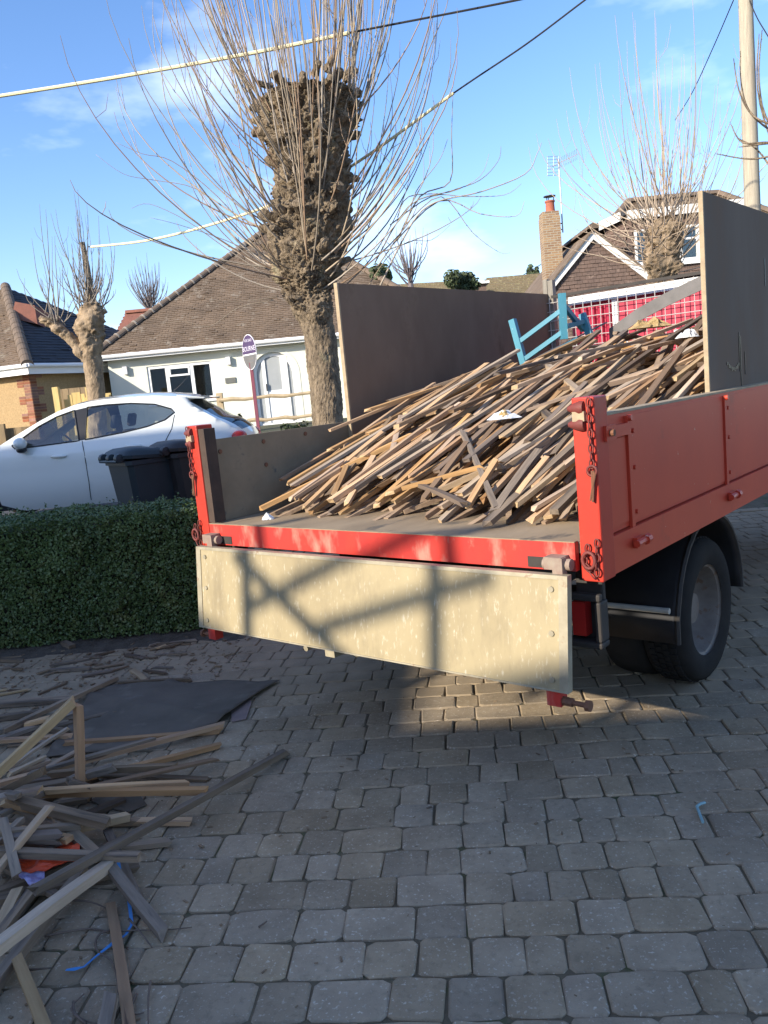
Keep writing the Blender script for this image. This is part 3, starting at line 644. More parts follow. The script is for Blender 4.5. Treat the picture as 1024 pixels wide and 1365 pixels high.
def load_batten(a, b, phi, L_, label=LAB, group=GRP, mesh=None, lift=0.):
    me, w, h, L2 = mesh or get_batten(L_)
    dx, dy = -math.sin(phi), math.cos(phi)
    for s_ in (-.5, .5):
        ea, eb = a+dx*s_*L2, b+dy*s_*L2
        if not (.15 < ea < 2.15 and .06 < eb < 3.62): return None
    if a+dx*.5*L2 > 1.35 and b+dy*.5*L2 > 2.35: return None
    hint = (surf(a+dx*.3, b+dy*.3)-surf(a-dx*.3, b-dy*.3))/.6
    z, sl = heap.drop(a, b, dx, dy, L2, w, h, pen=.045, smax=.62, hint=hint, zmax=surf(a, b)+.03)
    if z is None: return None
    if label == LAB:
        col_ = {'batten_wood': 'tan brown', 'reddish_old_wood': 'reddish brown', 'weathered_wood': 'grey brown', 'dark_wet_wood': 'dark brown', 'fresh_wood': 'pale'}.get(me.materials[0].name, 'brown')
        ln_ = 'short' if L2 < .65 else 'mid length' if L2 < 1.15 else 'long'
        tw_ = 'crosswise' if abs(phi) > .75 else 'slanting' if abs(phi) > .38 else 'lengthwise'
        bp_ = 'bottom edge' if b < .75 else 'lower slope' if b < 1.2 else 'upper slope' if b < 1.8 else 'top'
        ap_ = 'left side' if a > 1.5 else 'middle' if a > .8 else 'right side'
        label = f'{ln_} {col_} batten {tw_} on the truck load, {bp_}, {ap_}'
    return place(me, TW(a, b, z+lift), -TR*dx + TD*dy + Vector((0,0,sl)), 'wooden_batten', label, 'batten', group)
cnt = 0; tries = 0
while cnt < 290 and tries < 4000:
    tries += 1
    fr = cnt/290
    L_ = hr.choice((.4,.5,.6,.7,.9,1.0,1.1,1.2,1.3)) if fr < .55 else hr.choice((.35,.5,.7,.9,1.1,1.3,1.5,1.7,1.9,2.0))
    u_ = hr.random(); a_ = hr.uniform(.2, 2.1)
    phi = hr.gauss(.10+.10*(a_-1), .15) if u_ < .84 else hr.gauss(.45, .3) if u_ < .95 else hr.uniform(-1.3, 1.3)
    b = hr.uniform(.25, 1.7) if hr.random() < .68 else hr.uniform(1.3, 3.2); a = a_
    if a > 1.45 and b > 2.2: continue
    toe = b-.5*L_*math.cos(phi)
    if toe < .17+.1*abs(math.sin(a*7)) : continue
    zc = surf(a, b)
    if heap.h[min(heap.nx-1, int((a-heap.x0)/.02)), min(heap.ny-1, int((b-heap.y0)/.02))] > zc + .0: continue
    if load_batten(a, b, phi, L_): cnt += 1
# short toes along the rear edge of the heap
for k in range(34):
    a = .25+1.8*(k+hr.random())/34; load_batten(a, .42+hr.random()*.25, hr.gauss(.15,.35), hr.choice((.3,.4,.5)))
def hitheap(px, py):
    d = ray(px, py); o = Vector((0,0,H))
    t_ = 2.
    while t_ < 9:
        p = o+d*t_; q = p-TC; a, b = -q.dot(TR), q.dot(TD)
        if b > .02 and .115 < a < 2.18 and b < 3.66 and p.z < max(surf(a, b), 1.071): return a, b
        t_ += .01
    return None
tops = [((652,705),(800,572),.05,'battengrey','grey batten sliding off the heap with its foot on the bare bed floor'),
        ((527,672),(822,438),.055,'batten','long thick batten running up the middle of the heap towards the mesh headboard'),
        ((445,672),(720,487),.05,'batten','long batten beside the thick middle one, foot low on the left of the heap'),
        ((352,682),(545,590),.045,'batten','batten whose tip lies by the crumpled clear plastic at the left toe'),
        ((795,590),(938,428),.05,'battenpale','stout pale batten climbing to the edge of the grey plywood sheet'),
        ((608,640),(672,630),.04,'battenpale','short pale batten laid nearly level across the front of the heap'),
        ((578,665),(650,635),.04,'battenpale','short pale broken batten just below the level one at the front'),
        ((732,494),(775,532),.045,'battenpale','pale batten stub leaning against the nearer corner post top'),
        ((786,450),(820,505),.04,'batten','batten lying crosswise below the grey strip near the mesh'),
        ((705,540),(745,575),.05,'battengrey','weathered thick offcut on the right shoulder of the heap'),
        ((385,592),(470,560),.05,'battengrey','grey batten highest at the left end against the side board'),
        ((395,615),(520,560),.045,'batten','tan batten under the top grey one at the left end'),
        ((470,560),(640,497),.04,'battengrey','long grey batten along the brown plywood sheet'),
        ((520,545),(700,470),.045,'batten','long brown batten reaching towards the blue chair frame'),
        ((868,520),(895,455),.04,'batten','upright leaning batten standing near the edge of the grey plywood'),
        ((660,690),(720,610),.05,'battengrey','dull batten with its end proud on the right toe of the heap'),
        ((740,690),(830,590),.05,'battengrey','dark wet batten beside the nearer corner post'),
        ((590,560),(760,470),.05,'battenpale','clean pale batten lying high on the middle of the heap')]
for i, (p, q, w, mk, lab) in enumerate(tops):
    A, B = hitheap(*p), hitheap(*q)
    if not A or not B: continue
    dx, dy = B[0]-A[0], B[1]-A[1]; l2 = math.hypot(dx, dy); L_ = math.hypot(l2, surf(*B)-surf(*A))*1.02
    cx_, cy_ = (A[0]+B[0])/2, (A[1]+B[1])/2
    h = .024; w *= .8; me = batten_mesh(L_, w, h, 900+i, M_[mk])
    zA, zB = max(1.09, surf(*A)+.022), surf(*B)+.03; sl = (zB-zA)/l2; z = (zA+zB)/2
    place(me, TW(cx_, cy_, z), -TR*(dx/l2)+TD*(dy/l2)+Vector((0,0,sl)), 'wooden_batten', lab, 'batten', GRP)

# other things in the load
def TZ(a, b):
    i = min(heap.nx-1, max(0, int((a-heap.x0)/.02))); j = min(heap.ny-1, max(0, int((b-heap.y0)/.02))); return heap.h[i, j]
ch = thing('chair_frame', 'broken turquoise painted chair frame lying on top of the load beside the brown plywood', 'chair', TW(2.0, 3.2, 1.95))
def pl3(px, py, b): 
    d = ray(px, py); o = Vector((0,0,H)); return o + d*(((TC-o).dot(TD)+b)/d.dot(TD))
for p, q, w, b1, b2 in (((683,426),(699,486),.04,2.5,2.5), ((749,391),(752,452),.045,2.55,2.55), ((776,418),(786,446),.035,2.8,2.8)):
    obj('leg', MB().bar(pl3(*p, b1), pl3(*q, b2), w, .045), M_['teal'], ch, world=True)
for p, q, w, b1, b2 in (((693,455),(748,414),.025,2.5,2.55), ((698,480),(751,442),.034,2.5,2.55), ((752,408),(778,440),.03,2.56,2.8), ((753,436),(780,428),.03,2.56,2.8), ((701,489),(770,452),.03,2.52,2.75)):
    obj('rail', MB().bar(pl3(*p, b1), pl3(*q, b2), w, .03), M_['teal'], ch, world=True)
# bent grey strip
m = MB(); pts = [pl3(812,441,3.05), pl3(850,414,3.0), pl3(890,392,2.95), pl3(938,369,2.9), pl3(975,358,2.8)]
vs = []
for i, p in enumerate(pts):
    for k in (-.045, .045): vs.append(p+Vector((0,0,k-.03)))
vs += [v+TD*.012 for v in vs]
n5 = len(pts); fs = [(2*i, 2*i+1, 2*i+3, 2*i+2) for i in range(n5-1)] + [(2*i+2*n5, 2*i+2+2*n5, 2*i+3+2*n5, 2*i+1+2*n5) for i in range(n5-1)]
fs += [(2*i, 2*i+2, 2*i+2+2*n5, 2*i+2*n5) for i in range(n5-1)] + [(2*i+1, 2*i+1+2*n5, 2*i+3+2*n5, 2*i+3) for i in range(n5-1)]
tag(obj('bent_strip', m.add(vs, fs), M_['greystrip']), 'curved dark grey flat strip rising from the load to the grey plywood', 'strip')
tag(obj('metal_strip', MB().bar(pl3(705,482,2.6), pl3(808,430,3.0), .05, .008), M_['greystrip']), 'thin straight grey strip lying across the load below the chair frame', 'strip')
def crumple(c, sx, sy, sz, seed, n=9):
    r = random.Random(seed); m = MB()
    for i in range(n):
        for j in range(n):
            u, w = i/(n-1)-.5, j/(n-1)-.5; e = max(0, 1-4*(u*u+w*w))
            m.v.append((c.x+u*sx+r.uniform(-.08,.08)*sx, c.y+w*sy+r.uniform(-.08,.08)*sy, c.z+sz*e*r.uniform(.4,1.)))
    m.f = [(i*n+j, (i+1)*n+j, (i+1)*n+j+1, i*n+j+1) for i in range(n-1) for j in range(n-1)]; return m
def scrap(nm, px, py, mk, sx, sy, sz, lab, cat, lift=.0, b=None):
    A = hitheap(px, py) or (1, 1); p = TW(A[0], A[1], TZ(*A)+lift) if b is None else pl3(px, py, b)
    return tag(obj(nm, crumple(p, sx, sy, sz, hash(lab) % 100 if False else len(lab)*7+int(px)), M_[mk]), lab, cat)
scrap('insulation_slab', 866, 437, 'hessian', .26, .20, .08, 'ragged straw coloured insulation slab under the bent grey strip', 'insulation', .02, 2.75)
scrap('plastic_scrap', 838, 462, 'plasticw', .07, .06, .04, 'small white plastic scrap among the battens near the insulation slab', 'plastic', 0, 2.45)
scrap('plastic_scrap', 520, 534, 'plasticw', .16, .08, .05, 'white plastic scrap beside the brown plywood sheet', 'plastic')
scrap('plastic_scrap', 918, 462, 'plasticw', .12, .12, .06, 'crumpled pale plastic against the edge of the grey plywood', 'plastic')
scrap('plastic_scrap', 357, 686, 'plasticw', .06, .05, .04, 'crumpled clear plastic on the bed floor at the left toe of the heap', 'plastic')
scrap('card_scrap', 780, 440, 'hessian', .08, .08, .05, 'small tan card scrap beside the turquoise chair frame', 'card')

# ------------------------------------------------------------------ timber on the paving
gh = Heap(-3.4, -.2, 1.3, 6.3, .02, lambda x, y: .002)
fe = MB()
fp = [(104,950),(118,925),(150,914),(200,906),(250,911),(300,907),(345,909),(373,907),(345,925),(318,945),(300,958),(288,968),(150,1000),(60,1010)]
fw = [onz(x, y, .01) for x, y in fp]
F2 = [(p.x, p.y) for p in fw]; fo_l = dens(F2, True, .06); gpt = [(-3.2+.055*i, 3.4+.055*j) for i in range(56) for j in range(46)]
pts_ = fo_l + [p for p in gpt if inpoly(p, F2)]
rs_ = delaunay_2d_cdt([Vector(p) for p in pts_], [(i, (i+1) % len(fo_l)) for i in range(len(fo_l))], [], 1, 1e-5)
def fz(x, y):
    e = noise.noise((x*1.7, y*1.7, 5)); c1 = max(0, 1-abs((x*.55+y*.83-2.95+.05*noise.noise((x*4,y*4,1))))/.05); c2 = max(0, 1-abs((x*.9-y*.44+3.45+.06*noise.noise((x*3,y*3,7))))/.045)
    return .010 + .030*max(0, e) + .022*c1 + .02*c2 + .006*noise.noise((x*9, y*9, 2))
fm_ = MB(); fm_.v = [(p.x, p.y, max(.007, fz(p.x, p.y))) for p in rs_[0]]; fm_.f = [tuple(f) for f in rs_[2]]
fo = obj('roofing_felt', fm_, M_['felt'], smooth='all'); tag(fo, 'large torn sheet of black roofing felt lying flat on the paving', 'felt')
sd = fo.modifiers.new('s', 'SOLIDIFY'); sd.thickness = .004; sd.offset = -1
def flat(nm, pts, mk, lab, cat, z=.012, th=.004):
    w = [onz(x, y, z) for x, y in pts]; return tag(obj(nm, MB().prism([(p.x, p.y, z) for p in w], (0,0,-th)), M_[mk]), lab, cat)
flat('card_piece', [(308,947),(334,930),(335,938),(328,958),(309,962)], 'cardb', 'pinkish card piece poking out from under the torn felt', 'card', .009)
flat('felt_piece', [(150,1052),(170,1040),(185,1058),(196,1072),(172,1082),(140,1076),(120,1066)], 'felt', 'small black felt piece under the brown batten', 'felt', .010)
gb = [  # bottom to top: pixel ends, width, thickness, material, label
 ((-5,873),(29,874),.06,.03,'battengrey','grey block of wood at the frame edge by the foot of the hedge'),
 ((66,880),(118,871),.03,.02,'battengrey','thin grey lath lying nearest the hedge'),
 ((66,887),(119,884),.045,.03,'battengrey','short grey batten lying in the litter before the hedge'),
 ((50,917),(88,902),.02,.015,'battengrey','thin dark stick beyond the timber pile'),
 ((158,903),(254,898),.045,.025,'battengrey','dark batten lying along the far edge of the felt'),
 ((175,886),(192,898),.06,.02,'battenpale','short pale offcut standing off the far edge of the felt'),
 ((84,852),(96,858),.07,.05,'battengrey','stubby block lying against the hedge foot'),
 ((-40,930),(96,922),.10,.02,'battengrey','wide dark board at the back of the timber pile'),
 ((-30,936),(92,927),.035,.03,'battengrey','thin batten in front of the wide dark board'),
 ((-30,954),(58,942),.06,.04,'battengrey','thick weathered batten with a pale broken end'),
 ((-10,968),(40,957),.04,.03,'battengrey','grey batten below the thick broken ended one'),
 ((-30,990),(92,976),.05,.025,'battenred','reddish batten running under the pale raised one'),
 ((84,984),(294,966),.05,.03,'battenred','reddish brown batten crossing the front edge of the felt'),
 ((56,1046),(292,986),.05,.03,'battenred','brown batten second lowest of the pair pointing past the felt'),
 ((-10,1040),(297,963),.055,.03,'battenred','long brown batten pointing past the felt corner'),
 ((40,1030),(205,985),.045,.02,'battengrey','split grey batten beside the long brown one'),
 ((68,1036),(236,1026),.045,.035,'battengrey','square grey batten ending clear of the heap on the paving'),
 ((-30,1046),(37,1044),.05,.03,'battenred','brown stub at the frame edge above the grey wide one'),
 ((116,1045),(153,1036),.06,.04,'battengrey','broken stub with a ragged end behind the level brown batten'),
 ((90,1068),(140,1052),.05,.03,'battengrey','dark batten under the level brown one'),
 ((8,1090),(32,1114),.05,.03,'battengrey','short dark piece under the grey battens at the left edge'),
 ((18,1059),(272,1054),.05,.035,'battenred','level brown batten lying across the middle of the timber pile'),
 ((-30,1082),(74,1102),.05,.04,'battengrey','grey batten with a splintered tip'),
 ((-20,1128),(172,1088),.055,.04,'battenpale','pale batten with a chewed white end'),
 ((76,1090),(132,1142),.06,.03,'battengrey','grey batten slanting down over the orange plastic'),
 ((-40,1052),(144,1098),.065,.045,'battengrey','heavy grey batten slanting from the left edge'),
 ((143,1105),(157,1138),.05,.02,'battengrey','short grey strip behind the longest batten'),
 ((163,1150),(190,1203),.045,.03,'battengrey','broken grey batten beside the blue strap'),
 ((-30,1133),(191,1142),.05,.035,'battengrey','level grey batten lying over the orange plastic'),
 ((-20,1255),(26,1186),.06,.03,'battenpale','greenish flat board at the left edge'),
 ((12,1146),(27,1188),.05,.03,'battengrey','dark upright lying piece left of the orange plastic'),
 ((-15,1260),(46,1186),.05,.03,'battengrey','dark batten beside the greenish board'),
 ((-30,1330),(112,1162),.05,.05,'battengrey','rounded pale pole lying under the stout pale batten'),
 ((144,1152),(220,1246),.055,.035,'battengrey','grey batten with a broken foot beside the blue strap'),
 ((44,1188),(381,1002),.05,.035,'battengrey','longest grey batten reaching far out over the paving'),
 ((-50,1300),(146,1152),.065,.045,'battenpale','stout pale batten resting across the front of the pile'),
 ((145,1192),(176,1400),.05,.03,'battenred','rusty brown batten lying over the blue strap'),
 ((22,1275),(72,1400),.05,.03,'battenpale','yellowish batten pointing towards the viewer at the lower left'),
 ((148,1322),(130,1400),.055,.04,'battengrey','short grey batten at the bottom edge beside the rusty one'),
 ((-10,1030),(89,972),.03,.02,'battenpale','thin pale lath under the raised batten'),
 ((10,1026),(60,1006),.035,.02,'battenpale','short pale lath below the thin one'),
]
r = random.Random(15)
EXP = {34: (.17, .022), 25: (.19, .15), 28: (.15, .12), 35: (.20, .10), 21: (.10, .09), 33: (.10, .02), 24: (.13, .08), 23: (.09, .08)}
for i in range(46):
    cpx, cpy = r.uniform(-30, 215), r.uniform(955, 1175)
    if cpx > 215-.9*abs(cpy-1040): cpx -= 120
    A = onz(cpx, cpy, .05); L_ = r.choice((.15,.2,.25,.35,.5,.6)); an = r.gauss(.15,.5) if r.random() < .75 else r.uniform(0,3.1); w, h = r.choice(((.04,.02),(.035,.012),(.05,.02),(.03,.02)))
    dx, dy = math.cos(an), math.sin(an); z, sl = gh.drop(A.x, A.y, dx, dy, L_, w, h)
    place(batten_mesh(L_, w, h, 600+i, M_[r.choice(('battengrey','battengrey','batten','rubwood'))]), (A.x, A.y, z+.001), (dx, dy, sl), 'wooden_offcut', 'short broken offcut scattered under the longer battens on the paving', 'offcut', 'offcuts under the pile on the paving')
for i, (p, q, w, h, mk, lab) in enumerate(gb):
    w, h = w*.68, h*.74
    A, B = onz(*p, .05), onz(*q, .05); d = B-A; L_ = math.hypot(d.x, d.y); c = (A+B)/2
    if i in EXP:
        A, B = onz(*p, EXP[i][0]), onz(*q, EXP[i][1]); d = B-A; place(batten_mesh(d.length, w, h, 300+i, M_[mk]), (A+B)/2, d, 'wooden_batten', lab, 'batten', 'battens piled on the paving'); continue
    z, sl = gh.drop(c.x, c.y, d.x/L_, d.y/L_, L_, w, h, pen=.025)
    place(batten_mesh(L_, w, h, 300+i, M_[mk]), (c.x, c.y, z+.001), (d.x/L_, d.y/L_, sl), 'wooden_batten', lab, 'batten', 'battens piled on the paving')
Ft = onz(107, 1052, .07); Tp = at(104, 936, Ft.y+.04)
place(batten_mesh((Tp-Ft).length, .03, .035, 501, M_['battenred']), (Ft+Tp)/2, Tp-Ft, 'wooden_batten', 'orange brown batten standing nearly upright under the raised pale one', 'batten', 'battens piled on the paving')
Lo = onz(-60, 1085, .10)
Te = Tp+Vector((.0, -.02, .02)); place(batten_mesh((Te-Lo).length, .04, .036, 502, M_['battenpale']), (Te+Lo)/2, Te-Lo, 'wooden_batten', 'whitish batten propped up at its far end', 'batten', 'battens piled on the paving')
pd = onz(6, 976, .05); pe = onz(153, 899, .05)
d = pe-pd; z, sl = gh.drop((pd.x+pe.x)/2, (pd.y+pe.y)/2, d.x/d.length, d.y/d.length, d.length, .05, .03)
place(batten_mesh(d.length, .038, .025, 503, M_['battengrey']), ((pd.x+pe.x)/2, (pd.y+pe.y)/2, z), (d.x/d.length, d.y/d.length, sl), 'wooden_batten', 'brown batten leading back to the far edge of the felt', 'batten', 'battens piled on the paving')
def sheet(nm, pts, mk, lab, cat, z, amp, seed):
    o = flat(nm, pts, mk, lab, cat, z, .003)
    s1 = o.modifiers.new('s', 'SUBSURF'); s1.subdivision_type = 'SIMPLE'; s1.levels = s1.render_levels = 3
    t_ = bpy.data.textures.new('crumple', 'CLOUDS'); t_.noise_scale = .06; d1 = o.modifiers.new('d', 'DISPLACE'); d1.texture = t_; d1.strength = amp; d1.mid_level = .3; d1.direction = 'Z'; d1.texture_coords = 'GLOBAL'; return o
sheet('plastic_bag', [(22,1150),(55,1125),(100,1115),(108,1132),(105,1150),(60,1160),(28,1164)], 'orange', 'bright orange red plastic bag trapped under the grey battens', 'bag', .085, .05, 1)
sheet('printed_wrapper', [(20,1158),(48,1152),(60,1162),(58,1180),(40,1184),(26,1172)], 'lilac', 'crumpled lilac and white printed wrapper beside the orange plastic', 'wrapper', .07, .05, 2)
r = random.Random(61)
for i in range(38):
    x, y = r.uniform(-2.95,-1.25), r.uniform(5.0,5.9); L_ = r.choice((.06,.08,.1,.14,.2)); an = r.uniform(-.6,.9); w, h = r.uniform(.012,.035), r.uniform(.006,.016); dx, dy = math.cos(an), math.sin(an)
    place(batten_mesh(L_, w, h, 700+i, M_[r.choice(('battengrey','battengrey','rubwood','battenpale'))]), (x, y, .006+h/2), (dx, dy, 0), 'wood_splinter', 'small wood splinter lying in the litter near the hedge foot', 'splinter', 'splinters near the hedge foot')
# blue strap
pts = [(158,1150,.07),(162,1172,.03),(168,1180,.02),(172,1200,.014),(176,1232,.012),(168,1246,.012),(150,1258,.011),(128,1275,.01),(112,1289,.012),(100,1292,.008),(88,1293,.01)]
m = MB(); W3 = [onz(x, y, z) for x, y, z in pts]; vs = []
for i, p in enumerate(W3):
    d = (W3[min(i+1, len(W3)-1)]-W3[max(0, i-1)]).normalized(); s_ = Vector((-d.y, d.x, .3 if i % 3 else -.2)).normalized()*.006; vs += [p-s_, p+s_]
vs += [v+Vector((0,0,.0015)) for v in vs]; k = len(W3); fs = []
for i in range(k-1): fs += [(2*i,2*i+2,2*i+3,2*i+1), (2*i+2*k,2*i+1+2*k,2*i+3+2*k,2*i+2+2*k), (2*i,2*i+2*k,2*i+2+2*k,2*i+2), (2*i+1,2*i+3,2*i+3+2*k,2*i+1+2*k)]
tag(obj('plastic_strap', m.add(vs, fs), M_['blue']), 'bright blue plastic strap curling between the battens', 'strap')
tw = [([(95,1200),(120,1202),(143,1211)],'thin twig behind the rusty batten'), ([(60,1248),(90,1242),(120,1238),(150,1242),(180,1240),(215,1240),(256,1236)],'long wavy twig under the rusty batten'),
      ([(148,1240),(133,1245),(127,1258),(132,1270),(148,1280),(155,1300),(158,1325)],'curled twig looping around the rusty batten'),
      ([(172,1225),(185,1240),(203,1263)],'straight thin twig right of the rusty batten'), ([(201,1308),(198,1330),(198,1368)],'reddish twig lying at the bottom of the pile'),
      ([(98,1335),(100,1350),(112,1360),(130,1365)],'hooked twig left of the short grey batten'), ([(182,1325),(176,1340),(178,1352),(192,1350)],'small bent twig right of the rusty batten'),
      ([(38,1293),(70,1290)],'short twig under the stout pale batten'), ([(185,1105),(196,1088),(212,1068)],'bent twig beside the longest batten'), ([(115,1365),(95,1345),(112,1325)],'forked twig at the bottom edge'),
      ([(345,1236),(356,1228)],'tiny pale twig on the open paving')]
for q, lab in tw:
    w = [onz(x, y, .012+.006*math.sin(i*2.)) for i, (x, y) in enumerate(q)]
    # subdivide smoothly
    P = []
    for i in range(len(w)-1):
        p0, p1, p2, p3 = w[max(0,i-1)], w[i], w[i+1], w[min(len(w)-1,i+2)]
        for s_ in (0,.33,.66): 
            P.append(.5*((2*p1)+(p2-p0)*s_+(2*p0-5*p1+4*p2-p3)*s_*s_+(3*p1-p0-3*p2+p3)*s_**3))
    P.append(w[-1]); n = len(P)
    tag(obj('twig', MB().tube(P, [.0042-.0025*i/n for i in range(n)], 5), M_['twig'], smooth='all'), lab, 'twig', 'twigs on the paving')
M_['cyan'] = mat('faded_cyan_plastic', (.25,.42,.45), (.22,.38,.41), 6, .4)
a_, b_ = onz(937,1096,.012), onz(929,1075,.012); c_ = onz(940,1070,.014)
tag(obj('plastic_hook', MB().tube([a_, b_, (b_+c_)/2+Vector((0,0,.004)), c_], .0055, 6), M_['cyan'], smooth=True), 'small pale cyan plastic hook lying alone on the paving right of the tailboard', 'hook')
# wood chips and litter
lt = MB(); r = random.Random(5)
def chip(x, y, z, s):
    a = r.uniform(0, 6.28); l, w = s*r.uniform(.6,2.2), s*r.uniform(.3,.8); M = Matrix.Translation((x, y, z)) @ Matrix.Rotation(a, 4, 'Z') @ Matrix.Rotation(r.gauss(0,.25), 4, 'X')
    lt.box((-l/2,-w/2,0), (l/2,w/2,s*.3), M)
for i in range(760):
    x = r.uniform(-3.2,-1.0); y = r.uniform(5.0, 6.02) if r.random() < .75 else r.uniform(4.4, 6); chip(x, y, .003, r.choice((.006,.006,.008,.008,.012,.012,.016,.028)))
for i in range(150): chip(r.gauss(-1.35,.45), r.uniform(2.0,4.6), .003, r.choice((.006,.008,.012,.016)))
for i in range(520): chip(r.uniform(-.9,2.6), r.uniform(1.9,5.2), .002, r.choice((.003,.003,.004,.005,.007,.011)))
obj('wood_chips', lt, M_['battengrey'], kind='stuff')['label'] = 'chips and splinters of wood scattered over the paving'
lm = MB()
nx2 = 40
for i in range(nx2+1):
    x = -4.2+3.1*i/nx2; e = .16*noise.noise((x*2.2, 0, 0))
    for j in range(7): 
        y = 5.74+e*.6+.08*j; lm.v.append((x, y, .004+ (.02*(j/6)) - (.03 if j == 0 else 0)+ .014*noise.noise((x*9, y*9, 3))))
lm.f = [(i*7+j, (i+1)*7+j, (i+1)*7+j+1, i*7+j+1) for i in range(nx2) for j in range(6)]
obj('dirt_strip', lm, M_['dirt_or_shade'], kind='stuff', smooth='all')['label'] = 'soil and leaf litter along the foot of the hedge'

# ------------------------------------------------------------------ leaf clouds
def leaf_mesh(name, P, Nn, size, m, ratio=.55, seed=0):
    g_ = np.random.default_rng(seed); n = len(P)
    d = g_.normal(size=(n,3)); d /= np.linalg.norm(d, axis=1)[:,None]
    nr = Nn + .75*g_.normal(size=(n,3)); nr /= np.linalg.norm(nr, axis=1)[:,None]
    t1 = np.cross(nr, d); t1 /= np.linalg.norm(t1, axis=1)[:,None]+1e-9; t2 = np.cross(nr, t1)
    s = size*g_.uniform(.6, 1.35, n)[:,None]
    v = np.stack([P-t1*s, P+t2*s*ratio-nr*s*.12, P+t1*s, P-t2*s*ratio-nr*s*.12], 1).reshape(-1,3)
    me = bpy.data.meshes.new(name); me.vertices.add(4*n); me.vertices.foreach_set('co', v.ravel())
    me.loops.add(4*n); me.loops.foreach_set('vertex_index', np.arange(4*n, dtype=np.int32))
    me.polygons.add(n); me.polygons.foreach_set('loop_start', np.arange(0, 4*n, 4, dtype=np.int32)); me.polygons.foreach_set('loop_total', np.full(n, 4, dtype=np.int32))
    me.update(); me.materials.append(m); return me
# hedge: clipped box, front face at y = 6.05
hg = thing('box_hedge', 'clipped dark green box hedge along the edge of the paving', 'hedge', (-3, 6.4, 0))
HX0, HX1, HY0, HY1, HZ = -5.0, -1.17, 6.03, 6.75, .955
def hz(x, y): return HZ+.02*math.sin(x*1.7)+.012*math.sin(x*5+y*3)
n = 78000; u = rng.random(n); P = np.zeros((n,3)); Nn = np.zeros((n,3))
dep = np.abs(rng.normal(0,.035,n)); fr = rng.random(n)
f1 = fr < .60; f2 = (fr >= .60) & (fr < .88); f3 = fr >= .88
X = HX0+(HX1-HX0)*rng.random(n); Yy = HY0+(HY1-HY0)*rng.random(n); Zz = .03+rng.random(n)*(HZ-.03)
und = np.array([.075*noise.noise((x*3.1, 0, z*3.1)) + .03*noise.noise((x*9, 4, z*9)) for x, z in zip(X, Zz)])
P[f1] = np.stack([X, HY0+dep-und+.05*(1-Zz/HZ)*0, Zz], 1)[f1]; Nn[f1] = (0,-1,.15)
topz = HZ-dep*.8+np.array([.045*noise.noise((x*3, y*4, 9))+.03*noise.noise((x*11, y*9, 2))+.015*math.sin(x*1.7) for x, y in zip(X, Yy)])
P[f2] = np.stack([X, Yy, topz], 1)[f2]; Nn[f2] = (0,-.1,1)
P[f3] = np.stack([HX1-dep+und*.8, Yy, Zz], 1)[f3]; Nn[f3] = (1,-.1,.1)
# thin stray shoots on top
st = []
for i in range(330):
    x, y = rng.uniform(HX0, HX1), rng.uniform(HY0, HY1); l = rng.uniform(.03,.085); dx, dy = rng.normal(0,.25,2)
    for k in range(7): st.append((x+dx*l*k/6, y+dy*l*k/6, HZ-.01+l*k/6))
P2 = np.array(st)+rng.normal(0,.005,(len(st),3)); P = np.vstack([P, P2]); Nn = np.vstack([Nn, np.tile((0,-.3,.9),(len(st),1))])
me = leaf_mesh('foliage', P-np.array([-3,6.4,0]), Nn, .0125, M_['leaf'], .6, 1); o = obj('foliage', me, None, hg, kind='stuff')
core = MB(); core.box((HX0+.05, HY0+.09, 0), (HX1-.09, HY1-.05, HZ-.08)); obj('branches', core, M_['leafcore'], hg, world=True)  # solid box coloured dark for the hedge's shaded inside, not modelled branches

# ------------------------------------------------------------------ white hatchback (local x forward from the rear bumper, y to its left, z up)
CARZ = .40
car = thing('parked_car', 'white five door hatchback parked behind the hedge', 'car', (-1.64, 11.12, CARZ), math.pi)
rear_ol = [(.05,.34),(.0,.5),(.0,.62),(.04,.74),(.05,.86),(.10,.95),(.18,1.02),(.34,1.12),(.52,1.24),(.69,1.36),(.72,1.422),(.80,1.44),(.98,1.47),(1.2,1.492),(1.5,1.50),(1.85,1.492),(2.12,1.462),(2.32,1.405),(2.55,1.305),(2.84,1.16),(3.08,1.035),(3.2,.985),(3.6,.92),(3.85,.83),(3.98,.72),(4.03,.6),(4.05,.45),(4.0,.30)]
bot = [(3.7,.24)] + [(3.32+.35*math.cos(a), .31+.35*math.sin(a)) for a in [math.pi*k/9 for k in range(10)]][0:0]
def arch(cx): return [(cx+.345*math.cos(math.pi*k/10), .30+.345*math.sin(math.pi*k/10)) for k in range(11)]
bottom = [(3.90,.25)] + arch(3.50) + [(2.9,.2),(1.2,.2)] + arch(.76) + [(.38,.27)]
win_f = [(2.90,1.03),(2.57,1.235),(2.34,1.335),(2.12,1.395),(2.06,1.015),(2.6,.995),(2.86,.99)]
win_r = [(1.955,1.418),(1.7,1.425),(1.4,1.415),(1.1,1.375),(.90,1.30),(.86,1.25),(.98,1.17),(1.2,1.11),(1.5,1.065),(1.98,1.02)]
bpil = [(2.12,1.395),(1.955,1.418),(1.98,1.02),(2.06,1.015)]
def hw(x, z):
    w = .85 - .20*abs((x-2.0)/2.05)**5 - (.03*max(0, (x-3.2)))
    if x < .5: w -= .12*((.5-x)/.5)**2
    if z > .90: w -= .36*(z-.90) + .12*(z-.9)**2
    else: w -= .10*((.62-z)/.4)**2 * (1 if z < .62 else .15)
    w += .010*math.exp(-((z-.80)/.035)**2)
    return max(.35, w)
outline = dens(rear_ol, False)+dens(bottom, False)
allp, edges = [], []
for lp in (outline, dens(win_f), dens(win_r), dens(bpil)):
    o0 = len(allp); allp += lp; edges += [(o0+i, o0+(i+1) % len(lp)) for i in range(len(lp))]
